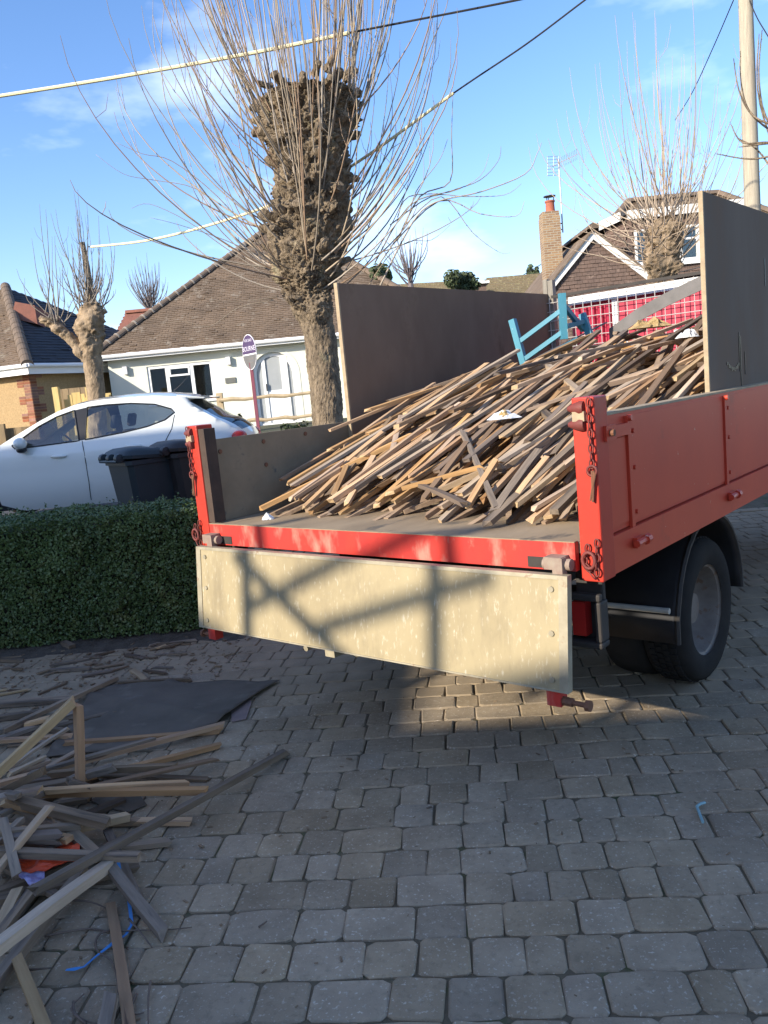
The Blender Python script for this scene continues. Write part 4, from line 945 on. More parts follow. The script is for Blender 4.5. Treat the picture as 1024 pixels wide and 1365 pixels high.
gx = [(.05+.08*i, .25+.08*j) for i in range(51) for j in range(16)]
allp += [p for p in gx if inpoly(p, outline)]
rs = delaunay_2d_cdt([Vector(p) for p in allp], edges, [], 0, 1e-5)
V2, F2 = rs[0], rs[2]
groups = {'body': [], 'front': [], 'rear': [], 'pillar': []}
for f in F2:
    c = sum((V2[i] for i in f), Vector((0,0)))/len(f)
    if not inpoly(c, outline): continue
    k = 'front' if inpoly(c, win_f) else 'rear' if inpoly(c, win_r) else 'pillar' if inpoly(c, bpil) else 'body'
    groups[k].append(tuple(f))
top = dens(rear_ol, False, .05)
def topstrip(t, ny=12):
    out = []
    for x, z in t:
        w = hw(x, z)
        for j in range(ny+1):
            y = -w+2*w*j/ny; q = (y/w)**2
            cz = .045 if z > 1.2 else .03
            nz_ = cz*(1-q)
            # push rear/front outward so that both ends are curved in plan
            bx = (-.09 if x < .3 else (.10 if x > 3.7 else (-.05*(1.45-z)/.5 if x < .8 else 0)))*(1-q)
            out.append((x+bx, y, z+nz_))
    return out
tv = topstrip(top)
bodymb = MB()
for sg in (1, -1):
    idx = {}; vs = []
    fs = []
    for f in groups['body']:
        ff = []
        for i in f:
            if i not in idx: idx[i] = len(vs); p = V2[i]; vs.append((p.x, sg*hw(p.x, p.y), p.y))
            ff.append(idx[i])
        fs.append(tuple(ff))
    bodymb.add(vs, fs)
ny = 13
def isglass(i):
    x0, z0 = top[i]; x1, z1 = top[i+1]; xm, zm = (x0+x1)/2, (z0+z1)/2
    return 'hatch' if (xm < .69 and .93 < zm < 1.37) else 'wind' if (2.28 < xm < 3.06) else None
bf = []; gf = {'hatch': [], 'wind': []}
for i in range(len(top)-1):
    for j in range(ny-1):
        q = (i*ny+j, (i+1)*ny+j, (i+1)*ny+j+1, i*ny+j+1); k = isglass(i)
        if k and 0 < j < ny-2: gf[k].append(q)
        else: bf.append(q)
bodymb.add(tv, bf)
bo = obj('body', bodymb, M_['carpaint'], car, smooth=True)
import bmesh as _bm
bm = _bm.new(); bm.from_mesh(bo.data); _bm.ops.remove_doubles(bm, verts=bm.verts, dist=.0015); _bm.ops.recalc_face_normals(bm, faces=bm.faces); bm.to_mesh(bo.data); bm.free()
for k, nm, mk, off in (('front','side_window','glass',.004), ('rear','side_window','glass',.004), ('pillar','door_pillar','carblack',.002)):
    for sg in (1, -1):
        idx = {}; vs = []; fs = []
        for f in groups[k]:
            ff = []
            for i in f:
                if i not in idx: idx[i] = len(vs); p = V2[i]; vs.append((p.x, sg*(hw(p.x, p.y)-off), p.y))
                ff.append(idx[i])
            fs.append(tuple(ff))
        obj(nm, MB().add(vs, fs), M_[mk], car, smooth='all')
for k, nm, mk in (('hatch','rear_window','glassdark'), ('wind','windscreen','glass')):
    us = sorted(set(i for q in gf[k] for i in q)); im = {u_: n_ for n_, u_ in enumerate(us)}
    obj(nm, MB().add([tv[u_] for u_ in us], [tuple(im[i] for i in q) for q in gf[k]]), M_[mk], car, smooth='all')
# trim
def rimline(poly, r_, mk, nm, close=True, off=.002):
    for sg in (1,):
        P = [(x, sg*(hw(x, z)+off), z) for x, z in dens(poly, close, .06)]
        if close: P.append(P[0])
        obj(nm, MB().tube(P, r_, 5), M_[mk], car, smooth='all')
rimline(win_f, .009, 'carblack', 'window_seal'); rimline(win_r, .009, 'carblack', 'window_seal')
rimline([(2.02,1.01),(2.0,.85),(2.0,.5),(2.03,.26)], .0055, 'carblack', 'door_gap', False, .0)
rimline([(.86,1.22),(.90,1.05),(1.05,.8),(1.12,.62),(1.22,.4)], .0055, 'carblack', 'door_gap', False, .0)
m = MB(); P = [(2.22+.2*t_, hw(2.3,.85)+.012+.016*math.sin(math.pi*t_), .845+.008*t_) for t_ in [k/8 for k in range(9)]]
m.tube(P, [.010,.017,.019,.02,.02,.02,.019,.017,.010], 8); obj('door_handle', m, M_['carpaint'], car, smooth='all')
m = MB(); P = [(1.28+.2*t_, hw(1.3,.9)+.010+.016*math.sin(math.pi*t_), .885+.008*t_) for t_ in [k/8 for k in range(9)]]
m.tube(P, [.010,.017,.019,.02,.02,.02,.019,.017,.010], 8); obj('door_handle', m, M_['carpaint'], car, smooth='all')
m = MB(); c = Vector((2.74, hw(2.74,1.0)+.12, 1.05))
M0 = Matrix.Translation(c) @ Matrix.Diagonal((.075,.115,.075,1)); prof = [(math.sin(math.pi*k/10), -math.cos(math.pi*k/10)) for k in range(11)]; m.lathe(prof, 14, M0)
mi = obj('wing_mirror', m, M_['carpaint'], car, smooth='all')
m = MB(); m.lathe(prof, 12, Matrix.Translation(c+Vector((.0,-.02,-.075))) @ Matrix.Diagonal((.06,.085,.045,1))); m.bar(c+Vector((0,-.02,-.07)), (2.78, hw(2.78,.97)-.01, .97), .07, .05); obj('mirror_base', m, M_['carblack'], mi, smooth=True)
m = MB(); m.add([(.48,-.54,1.405),(.48,.54,1.405),(.84,.58,1.468),(.84,-.58,1.468),(.50,-.53,1.385),(.50,.53,1.385),(.82,.56,1.42),(.82,-.56,1.42)], [(0,1,2,3),(7,6,5,4),(0,4,5,1),(1,5,6,2),(2,6,7,3),(3,7,4,0)])
sp = obj('spoiler', m, M_['carpaint'], car); bv = sp.modifiers.new('b','BEVEL'); bv.width = .012; bv.segments = 2
obj('brake_light', MB().box((.474,-.15,1.388), (.488,.15,1.402)), M_['lampred'], sp)
m = MB().tube([(.11,.05,1.05),(.16,.30,1.085),(.17,.44,1.09)], [.02,.011,.006], 6); m.tube([(.08,-.02,1.0),(.11,.05,1.05)], .022, 6); obj('rear_wiper', m, M_['carblack'], car, smooth=True)
obj('aerial', MB().tube([(1.0,.0,1.53),(.9,.0,1.60),(.78,0,1.71)], [.008,.004,.002], 6), M_['carblack'], car, smooth=True)
for sg in (1,-1):
    m = MB(); m.lathe(prof, 12, Matrix.Translation((.10, sg*.60, .88)) @ Matrix.Diagonal((.10,.17,.07,1))); obj('tail_light', m, M_['lampred'], car, smooth='all')
m = MB().box((-.085,-.26,.70), (-.07,.26,.81)); obj('number_plate', m, M_['plasticw'], car)
for cx in (3.50,.76):
    for sg in (1,-1):
        M = Matrix.Translation((cx, sg*.82, .30)) @ Matrix.Rotation(rad(-90*sg), 4, 'X')
        w_ = obj('wheel', MB().lathe([(0,.0),(.05,.002),(.06,-.03),(.18,-.02),(.2,.0),(.205,-.01)], 24, M), M_['alum'], car, smooth=True)
        obj('tyre', MB().lathe([(.2,-.01),(.24,.01),(.29,-.01),(.30,-.05),(.30,-.16),(.28,-.19),(.2,-.19)], 28, M), M_['rubber'], w_, smooth=True)
m = MB().box((.3,-.74,.22), (3.9,.74,.40)); m.box((.35,-.70,.45), (.9,.70,.92)); obj('floor_pan', m, M_['carblack'], car)
def seatmb(x, y):
    m = MB(); M = Matrix.Translation((x, y, .40)); m.box((-.05,-.24,.06), (.48,.24,.22), M)
    M2 = M @ Matrix.Translation((-.02,0,.15)) @ Matrix.Rotation(rad(-14), 4, 'Y'); m.box((-.11,-.23,0), (.0,.23,.56), M2); m.box((-.09,-.13,.60), (-.02,.13,.78), M2); return m
for x, y in ((1.95,.36),(1.95,-.36),(1.02,.36),(1.02,-.36)):
    s_ = obj('seat', seatmb(x, y), M_['seat'], car); bv = s_.modifiers.new('b','BEVEL'); bv.width = .04; bv.segments = 3
m = MB().box((2.85,-.68,.70), (3.15,.68,.96)); obj('dashboard', m, M_['carblack'], car)
m = MB(); P = []
for k in range(17):
    A = 2*math.pi*k/16; P.append(Vector((2.62+.17*math.sin(A)*.42, -.36+.18*math.cos(A), .92+.17*math.sin(A))))
m.tube(P, .013, 6, cap=False); m.bar((2.85,-.36,.85), (2.62,-.36,.92), .05, .05); obj('steering_wheel', m, M_['carblack'], car, smooth=True)

# ------------------------------------------------------------------ wheelie bins
def bin_(px, py, Y, mk, lab, rz):
    p = at(px, py, Y); zg = terrain(p.x, Y)
    t_ = thing('wheelie_bin', lab, 'bin', (p.x, Y, zg), rz, 'wheelie bins beyond the hedge')
    m = MB(); w0, d0, w1, d1 = .23,.24,.29,.35
    vs = []
    for z, w, d, dy in ((.06,w0,d0,.02),(.55,.262,.30,.01),(.90,w1,d1*.98,0),(.905,w1+.015,d1+.015,0),(.95,w1+.015,d1+.015,0)):
        c = .05; vs += [(x, y+dy, z) for x, y in ((-w+c,-d),(w-c,-d),(w,-d+c),(w,d-c),(w-c,d),(-w+c,d),(-w,d-c),(-w,-d+c))]
    fs = [tuple(range(7,-1,-1)), tuple(32+k for k in range(8))] + [(8*i+k, 8*i+(k+1)%8, 8*i+8+(k+1)%8, 8*i+8+k) for i in range(4) for k in range(8)]
    obj('body', m.add(vs, fs), M_[mk], t_, smooth=True)
    m = MB(); vs = []
    for z, s_ in ((.951,1.06),(.985,1.07),(1.02,.98),(1.05,.80),(1.058,.4)):
        w, d = (w1+.015)*s_, (d1+.015)*s_; c = .06*s_; dz = .025
        vs += [(x, y-.01, z+dz*(y/d)) for x, y in ((-w+c,-d),(w-c,-d),(w,-d+c),(w,d-c),(w-c,d),(-w+c,d),(-w,d-c),(-w,-d+c))]
    fs = [tuple(range(7,-1,-1)), tuple(32+k for k in range(8))] + [(8*i+k, 8*i+(k+1)%8, 8*i+8+(k+1)%8, 8*i+8+k) for i in range(4) for k in range(8)]
    l = obj('lid', m.add(vs, fs), M_[mk], t_, smooth=True)
    m = MB()
    for x in (-.2, 0., .2): m.lathe([(.0,-.04),(.045,-.035),(.05,0),(.045,.035),(0,.04)], 10, Matrix.Translation((x, d1+.05, .985)) @ Matrix.Rotation(rad(90), 4, 'Y'))
    m.tube([(-.22, d1+.08, .955), (.22, d1+.08, .955)], .016, 8); obj('hinge_handle', m, M_[mk], l, smooth=True)
    for x in (-.24,.24):
        obj('wheel', MB().lathe([(0,-.025),(.09,-.025),(.1,-.015),(.1,.015),(.09,.025),(0,.025)], 18, Matrix.Translation((x, d1-.04, .10)) @ Matrix.Rotation(rad(90), 4, 'Y')), M_['rubber'], t_, smooth=True)
bin_(204, 660, 8.75, 'binteal', 'dark teal wheelie bin standing beside the white car', rad(130))
bin_(262, 655, 8.9, 'binblack', 'black wheelie bin between the teal one and the truck', rad(130))

# ------------------------------------------------------------------ pollard trees
def trunk_mesh(rows, n, amp, seed, burls=(), sub=5, top=True):
    # rows: (center, radius); resampled, displaced with noise and burls
    mb = MB(); C_ = [Vector(r[0]) for r in rows]; R_ = [r[1] for r in rows]; K = (len(rows)-1)*sub
    for i in range(K+1):
        t_ = i/sub; k = min(int(t_), len(rows)-2); f = t_-k; c = C_[k].lerp(C_[k+1], f); r = R_[k]*(1-f)+R_[k+1]*f
        a_ = amp[0]+(amp[1]-amp[0])*ss(amp[2], amp[3], i/K)
        for j in range(n):
            A = 2*math.pi*j/n; d = Vector((math.cos(A), math.sin(A), 0)); p = c+d*r
            q = p*2.6+Vector((seed,0,0)); e = noise.noise(q)*.9+noise.noise(q*2.6)*.6+noise.noise(q*6)*.5+noise.noise(q*13)*.5+noise.noise(q*27)*.42
            rr = r*(1+.05*noise.noise(Vector((math.cos(A)*2, math.sin(A)*2, c.z*.5+seed)))) + a_*e
            p = c+d*rr
            for bc, br, ba in burls:
                dd = (p-Vector(bc)).length
                if dd < br: p += d*ba*(1-(dd/br)**2)
            mb.v.append(tuple(p))
    for i in range(K):
        for j in range(n): mb.f.append((i*n+j, i*n+(j+1) % n, (i+1)*n+(j+1) % n, (i+1)*n+j))
    c = C_[-1]; mb.v.append((c.x, c.y, c.z+.06)); q = len(mb.v)-1
    for j in range(n): mb.f.append((K*n+j, K*n+(j+1) % n, q))
    return mb
def curve(P, k=4):
    out = []
    for i in range(len(P)-1):
        p0, p1, p2, p3 = P[max(0,i-1)], P[i], P[i+1], P[min(len(P)-1,i+2)]
        for j in range(k):
            s_ = j/k; out.append(.5*((2*p1)+(p2-p0)*s_+(2*p0-5*p1+4*p2-p3)*s_*s_+(3*p1-p0-3*p2+p3)*s_**3))
    out.append(P[-1]); return out
def shoot(mb, o, out, up_, reach, n=9, r0=.016, r1=.0035, rr=None, side=True):
    pts = []; w1, w2 = rr.uniform(-.05,.05), rr.uniform(-.05,.05); s_ = Vector((-out.y, out.x, 0)); ph = rr.uniform(0, 6)
    for i in range(n):
        t_ = i/(n-1); pts.append(o + out*(reach*(1-(1-t_)**1.75)) + Vector((0,0,1))*(up_*(t_**1.12)) + s_*(w1*math.sin(t_*5+ph))+out*(w2*math.sin(t_*7+ph)))
    rad_ = [r0*(1-t_/(n-1))**.8+r1 for t_ in range(n)]
    mb.tube(pts, rad_, 5, cap=False)
    if side:
        for q in range(rr.randrange(0, 5)):
            k = rr.randrange(3, n-2); p = pts[k]; d = Vector((rr.uniform(-1,1), rr.uniform(-1,1), rr.uniform(.5,1.4))).normalized(); l = up_*rr.uniform(.06,.2)
            mb.tube([p, p+d*l*.5+Vector((0,0,.02)), p+d*l*.7+Vector((0,0,l*.5))], [rad_[k]*.5, .004, .002], 4, cap=False)
    return pts
TY = 12.5
spec = [(600,437,27),(560,437,24),(500,433,24.5),(450,427,25.5),(420,421,26),(395,414,32),(375,411,42),(345,411,53),(300,412,58),(250,416,54),(200,411,57),(165,410,64),(140,410,67),(128,411,62)]
rows = []
for y, x, r in spec:
    p = at(x, y, TY); rows.append((p, r*TY/F_))
p0 = rows[0][0]; rows.insert(0, (Vector((p0.x, TY, terrain(p0.x, TY)-.1)), .36))
mt = thing('pollard_tree', 'big knobbly pollard tree with a thicket of bare upright shoots behind the truck', 'tree', (p0.x, TY, terrain(p0.x, TY)))
r = random.Random(21); burls = []
for i in range(190):
    y = r.uniform(130, 415); k = min(range(len(spec)), key=lambda q: abs(spec[q][0]-y)); A = r.uniform(0, 6.28); c, rd = rows[k+1]
    burls.append((c+Vector((math.cos(A)*rd, math.sin(A)*rd, r.uniform(-.1,.1))), *r.choice(((r.uniform(.045,.10), r.uniform(.03,.075)), (r.uniform(.05,.1), r.uniform(-.07,-.03)), (r.uniform(.12,.24), r.uniform(.03,.10))))))
obj('trunk', trunk_mesh([(c, q*.84) for c, q in rows], 170, (.022,.10,.28,.5), 3.3, burls, 22), M_['bark'], mt, smooth='all', world=True)
cT, rT = rows[-1]
for i in range(30):
    A = r.uniform(0, 6.28); q = r.uniform(.2, 1.)**.5*rT*.85; p = cT+Vector((math.cos(A)*q, math.sin(A)*q, r.uniform(-.3,-.08))); dv = Vector((math.cos(A)*.5*q/rT+r.uniform(-.2,.2), math.sin(A)*.5*q/rT+r.uniform(-.2,.2), 1)).normalized(); l = r.uniform(.05,.2); rs_ = r.uniform(.045,.11)
    obj('stub', MB().tube([p-dv*.1, p+dv*l*.4, p+dv*l*.8, p+dv*l], [rs_*1.25, rs_*r.uniform(.9,1.15), rs_*.95, rs_*.5], 9), M_['bark'], mt, smooth=True, world=True)
for i in range(70):
    k = r.randrange(8, len(rows)); c_, rd_ = rows[k]; A = r.uniform(0, 6.28); out = Vector((math.cos(A), math.sin(A), r.uniform(-.1,.5))).normalized(); p = c_+Vector((0,0,r.uniform(-.15,.15)))+out*rd_*.86; rs_ = r.uniform(.03,.075)
    obj('stub', MB().tube([p-out*.05, p+out*.06, p+out*r.uniform(.09,.16)+Vector((0,0,.02)), p+out*.17+Vector((0,0,.04))], [rs_*1.3, rs_, rs_*1.15, rs_*.6], 8), M_['bark'], mt, smooth=True, world=True)
for i in range(185):
    y = r.choice((r.uniform(128,200), r.uniform(150,380), r.uniform(250,400))); k = min(range(len(spec)), key=lambda q: abs(spec[q][0]-y)); A = r.uniform(0, 2*math.pi)
    c, rd = rows[k+1]; out = Vector((math.cos(A), math.sin(A)*.9, 0)); hgt = (400-y)/270
    o = Vector((c.x, c.y, at(spec[k][1], y, TY).z))+out*rd*.85
    reach = r.uniform(.25, 2.1)*(1.3-.75*hgt)+.05; up_ = r.uniform(1.9, 4.2)*(.75+.25*hgt)
    if y > 340 and r.random() < .3: up_ *= .35; reach *= 1.3
    mb = MB(); shoot(mb, o, out, up_, reach, 11, r.uniform(.007,.012), .0028, r); obj('shoot', mb, M_['shootred'] if r.random() < .2 else M_['shoot'], mt, smooth='all', world=True)
hand = [([(505,385),(548,300),(580,270),(640,256),(700,232),(716,205),(722,190)],.014), ([(500,350),(545,275),(600,255),(640,240),(664,215),(668,195)],.011), ([(530,320),(560,262),(600,242),(602,180),(604,122)],.013),
        ([(520,330),(585,268),(640,285),(688,288),(699,268)],.011), ([(540,300),(588,262),(630,310),(665,336),(680,337)],.009), ([(520,300),(575,262),(620,262),(672,260),(695,245)],.010), ([(500,360),(540,300),(555,255),(585,215),(597,185)],.011),
        ([(480,400),(515,345),(545,322),(575,320),(600,300)],.008), ([(530,290),(545,262),(600,256),(640,235),(652,205)],.009),
        ([(355,345),(310,295),(262,252),(205,240),(165,232),(128,206)],.008), ([(350,330),(290,262),(230,215),(190,205),(155,190)],.009), ([(360,370),(300,330),(250,295),(200,272),(175,278)],.009), ([(365,400),(318,410),(280,435),(245,428),(215,432)],.007),
        ([(372,395),(340,400),(300,402),(270,395)],.007), ([(365,350),(300,320),(240,300),(200,290)],.008), ([(345,280),(285,205),(228,130),(206,60),(204,0)],.010), ([(350,300),(270,230),(225,150),(215,70),(222,-20)],.012),
        ([(340,250),(280,160),(240,60),(235,-30)],.013), ([(470,260),(530,160),(570,70),(595,10),(600,-30)],.012), ([(475,290),(535,190),(560,100),(582,0)],.012)]
for i, (q, r0) in enumerate(hand):
    Yo = TY-.35+.5*(i % 3)*.5; w = curve([at(x, y, Yo-.25*(k/len(q))) for k, (x, y) in enumerate(q)], 4); n = len(w)
    obj('shoot', MB().tube(w, [r0*(1-.78*k/n) for k in range(n)], 5), M_['shoot'], mt, smooth='all', world=True)

# smaller pollard by the neighbour's fence
Y2 = 18.5; K2 = Y2/F_
t2 = thing('pollard_tree', 'small forked pollard tree with pale knuckles standing by the yellow timber gate', 'tree', (at(128,560,Y2).x, Y2, terrain(-6, Y2)))
def rows_px(lst, Y): return [(at(x, y, Y), rr*.84*Y/F_) for x, y, rr in lst]
rk = random.Random(88)
b2 = [(at(rk.uniform(104,142), rk.uniform(405,450), Y2+rk.uniform(-.35,.1)), rk.uniform(.05,.12), rk.uniform(.03,.07)) for _ in range(60)] + [(at(rk.uniform(50,96), rk.uniform(418,455), Y2+rk.uniform(-.25,.1)), rk.uniform(.05,.1), rk.uniform(.03,.06)) for _ in range(26)] + [(at(x, y, Y2-.15), s_, .07) for x, y, s_ in ((112,432,.2),(122,425,.22),(98,440,.18),(135,415,.2),(104,470,.15),(78,440,.2),(60,425,.2))]
obj('trunk', trunk_mesh(rows_px([(131,600,14),(130,540,13.5),(126,505,14),(122,475,15),(122,450,17),(120,432,20),(122,415,19),(124,405,12)], Y2), 64, (.02,.07,.3,.6), 8.1, b2, 14), M_['barkpale'], t2, smooth='all', world=True)
obj('limb', trunk_mesh(rows_px([(118,482,9),(106,465,10),(95,452,10),(82,440,9),(72,432,10),(63,425,9),(55,424,5)], Y2-.05), 40, (.02,.06,.2,.5), 5.2, b2, 10), M_['barkpale'], t2, smooth='all', world=True)
obj('limb', MB().tube([at(126,430,Y2), at(122,395,Y2), at(116,355,Y2), at(110,323,Y2)], [.085,.07,.06,.05], 10), M_['bark'], t2, smooth=True, world=True)
r = random.Random(4); mb = MB()
for i in range(46):
    x, y = r.choice(((60,422),(78,435),(112,425),(124,415),(135,412),(120,408)))
    o = at(x+r.uniform(-8,8), y+r.uniform(-6,4), Y2+r.uniform(-.2,.3)); A = r.uniform(0,6.28); shoot(mb, o, Vector((math.cos(A), math.sin(A), 0)), r.uniform(.7,2.5), r.uniform(.1,.8), 8, .011, .003, r)
obj('shoots', mb, M_['shoot'], t2, smooth='all', world=True, kind='stuff')
# pollard in front of the gabled house
Y3 = 19.0
t3 = thing('pollard_tree', 'pollard tree with a fan of pale bare shoots before the tile hung house', 'tree', (at(882,430,Y3).x, Y3, terrain(7, Y3)))
b3 = [(at(rk.uniform(858,912), rk.uniform(290,372), Y3+rk.uniform(-.5,.1)), rk.uniform(.07,.15), rk.choice((rk.uniform(.04,.09), -.05))) for _ in range(90)] + [(at(x, y, Y3-.3), s_, .1) for x, y, s_ in ((870,350,.3),(895,330,.28),(905,350,.3),(862,330,.25),(885,312,.3),(900,300,.25))]
obj('trunk', trunk_mesh(rows_px([(884,520,15),(884,400,18),(883,375,20),(882,350,23),(884,325,26),(886,305,26),(888,292,18)], Y3), 84, (.05,.10,.1,.5), 2.7, b3, 18), M_['barkpale'], t3, smooth='all', world=True)
r = random.Random(9)
mb = MB()
for i in range(120):
    x, y = r.uniform(862,908), r.uniform(290,365); o = at(x, y, Y3+r.uniform(-.4,.4)); A = r.uniform(0,6.28); lo = r.random() < .22
    shoot(mb, o, Vector((math.cos(A), math.sin(A), 0)), r.uniform(.3,1.2) if lo else r.uniform(1.8,4.3), r.uniform(.8,2.3) if lo else r.uniform(.2,2.9), 10, r.uniform(.008,.013), .003, r)
obj('shoots', mb, M_['shootpale'], t3, smooth='all', world=True, kind='stuff')
# nearer tree at the right edge: only twigs reach in
Y4 = 11.; t4 = thing('bare_tree', 'bare tree whose dark budded twigs reach in at the right edge before the utility pole', 'tree', (at(1120,400,Y4).x, Y4, .1))
mb = MB()
for q in ([(1110,300),(1060,230),(1030,190),(1010,120),(1012,45)], [(1110,320),(1060,200),(1035,180),(1000,150),(988,110),(987,68)], [(1110,260),(1050,180),(1005,155),(985,120),(978,78)], [(1100,200),(1030,190),(990,190),(974,165)], [(1110,190),(1040,205),(1000,212),(955,205)], [(1110,230),(1030,170),(1012,110),(1016,40)], [(1110,180),(1024,191),(985,196)], [(1110,330),(1040,240),(1010,200),(985,185)]):
    w = curve([at(x, y, Y4+.2*k) for k, (x, y) in enumerate(q)], 4); n = len(w); mb.tube(w, [.022*(1-.8*k/n) for k in range(n)], 5)
    for k in range(5, n, 2): mb.lathe([(0,-.012),(.009,0),(0,.012)], 5, Matrix.Translation(w[k]+Vector((.006,0,.004))))
r = random.Random(14)
for i in range(26):
    o_ = at(1114, r.uniform(-120, 260), Y4); A = r.uniform(-1.2, 1.2); shoot(mb, o_, Vector((math.cos(A), math.sin(A), 0)), r.uniform(.6,2.2), r.uniform(.4,1.4), 9, .018, .003, r)
obj('branches', mb, M_['bark'], t4, smooth='all', world=True)
obj('trunk', MB().tube([(t4.location.x+.1, Y4, 0), at(1118,420,Y4), at(1112,250,Y4), at(1110,170,Y4), at(1122,20,Y4), at(1116,-140,Y4)], [.22,.2,.17,.15,.10,.02], 14), M_['bark'], t4, smooth=True, world=True)
# distant bare trees
def far_tree(px, py, Y, hpx, wpx, nsh, lab, seed, mk='shootgrey'):
    r = random.Random(seed); b_ = at(px, py, Y); k = Y/F_; t_ = thing('bare_tree', lab, 'tree', (b_.x, Y, terrain(b_.x, Y)))
    obj('trunk', MB().tube([(b_.x, Y, terrain(b_.x,Y)), b_, b_+Vector((0,0,hpx*k*.4))], [.16,.12,.07], 8), M_[mk], t_, smooth=True, world=True)
    mb = MB()
    for i in range(nsh):
        A = r.uniform(0,6.28); s_ = r.uniform(.15,1); shoot(mb, b_+Vector((0,0,r.uniform(0,hpx*k*.3))), Vector((math.cos(A), math.sin(A), 0)), hpx*k*r.uniform(.45,.95), wpx*k*s_*.5, 7, .022, .006, r)
    obj('crown', mb, M_[mk], t_, smooth='all', world=True, kind='stuff')
far_tree(202, 420, 48, 62, 66, 60, 'misty grey bare tree rising behind the brown roof hip', 31)
far_tree(118, 420, 44, 60, 80, 36, 'thin bare tree standing behind the small forked pollard', 32)
far_tree(548, 385, 34, 66, 70, 34, 'low bare shrub tree showing above the brown plywood', 33)
def bush(px, py, Y, wpx, hpx, n, lab, seed, nm='bush', cat='bush', mk='bush', size=.09):
    g_ = np.random.default_rng(seed); c = at(px, py, Y); k = Y/F_; zb = terrain(c.x, Y); t_ = thing(nm, lab, cat, (c.x, Y, zb))
    w = wpx*k/2; hh = hpx*k; u_ = g_.normal(size=(n,3)); u_ /= np.linalg.norm(u_, axis=1)[:,None]; rr = g_.uniform(.2,1,n)**.6
    nl = 9; cx_ = np.stack([g_.uniform(-.75,.75,nl)*w, g_.uniform(-.6,.6,nl)*w, g_.uniform(-.5,.15,nl)*hh], 1); sz = np.stack([g_.uniform(.2,.42,nl)*w, g_.uniform(.2,.42,nl)*w, g_.uniform(.16,.40,nl)*hh], 1)
    wh = g_.integers(0, nl, n); P = cx_[wh] + u_*rr[:,None]*sz[wh] + np.array([0,0,c.z-zb])
    me = leaf_mesh('foliage', P, u_, size, M_[mk], .5, seed); obj('foliage', me, None, t_, kind='stuff')
    obj('stem', MB().tube([(0,0,0),(0,0,c.z-zb)], [.1,.04], 6), M_['bark'], t_)
bush(512, 368, 26, 56, 60, 2600, 'dark evergreen bush half hidden by the pollard trunk', 41)
bush(608, 378, 38, 62, 46, 3000, 'leafy green bush above the brown plywood before the far roof', 42)
bush(710, 360, 60, 17, 26, 900, 'tiny dark conifer above the far tiled roof', 43, 'conifer_tree', 'tree', 'bush', .14)
cv = at(520, 388, 24); mb = MB(); r = random.Random(6)
for i in range(60): mb.lathe([(0,-.1),(.1,-.06),(.12,0),(.1,.06),(0,.1)], 6, Matrix.Translation(at(r.uniform(495,545), r.uniform(372,392), 25+r.uniform(-.3,.3))) @ Matrix.Rotation(r.uniform(0,3), 4, 'X'))

# ------------------------------------------------------------------ buildings
def tiles(mb, poly, tw, th, rr, drop=.012, skip=None):
    """courses of single tiles on the plane polygon poly (first edge = eave, bottom); clipped by polygon"""
    P = [Vector(p) for p in poly]; u = (P[1]-P[0]).normalized(); nrm = (P[1]-P[0]).cross(P[2]-P[0]).normalized()
    v = nrm.cross(u)
    if nrm.z < 0 and abs(nrm.z) > .05: nrm = -nrm
    elif abs(nrm.z) <= .05 and nrm.y > 0: nrm = -nrm
    if v.z < 0: v = -v
    Q = [((p-P[0]).dot(u), (p-P[0]).dot(v)) for p in P]
    u0, u1 = min(q[0] for q in Q), max(q[0] for q in Q); v1 = max(q[1] for q in Q); row = 0; vv = 0.
    while vv < v1:
        x = u0+(row % 2)*tw/2
        while x < u1:
            cx, cy = x+tw/2, vv+th*.5
            if inpoly((cx, cy), Q) and not (skip and skip(P[0]+u*cx+v*cy)):
                j = rr.uniform(-.006,.006); z0 = drop+rr.uniform(-.004,.006)+(.012 if rr.random() < .04 else 0)
                a = P[0]+u*(x+.003)+v*(vv+j); b = P[0]+u*(x+tw-.003)+v*(vv+j+rr.uniform(-.003,.003)); c = b+v*(th*1.12); d = a+v*(th*1.12)
                z0 *= 1.6; mb.add([a+nrm*z0, b+nrm*z0, c+nrm*.002, d+nrm*.002, a-nrm*.01, b-nrm*.01], [(0,1,2,3),(4,5,1,0)])
            x += tw
        vv += th; row += 1
    return mb
def halfpipe(mb, p, q, r0, r1, n=8):
    p, q = Vector(p), Vector(q); d = (q-p).normalized(); s_ = d.cross(Vector((0,0,1))).normalized(); u = s_.cross(d); vs = []
    for c, rr in ((p, r0), (q, r1)):
        for k in range(n+1):
            A = math.pi*k/n; vs.append(c+s_*(math.cos(A)*rr)+u*(math.sin(A)*rr))
    m = n+1; return mb.add(vs, [(k, k+1, k+1+m, k+m) for k in range(n)] + [tuple(range(m))[::-1], tuple(m+k for k in range(m))])
rr = random.Random(77)
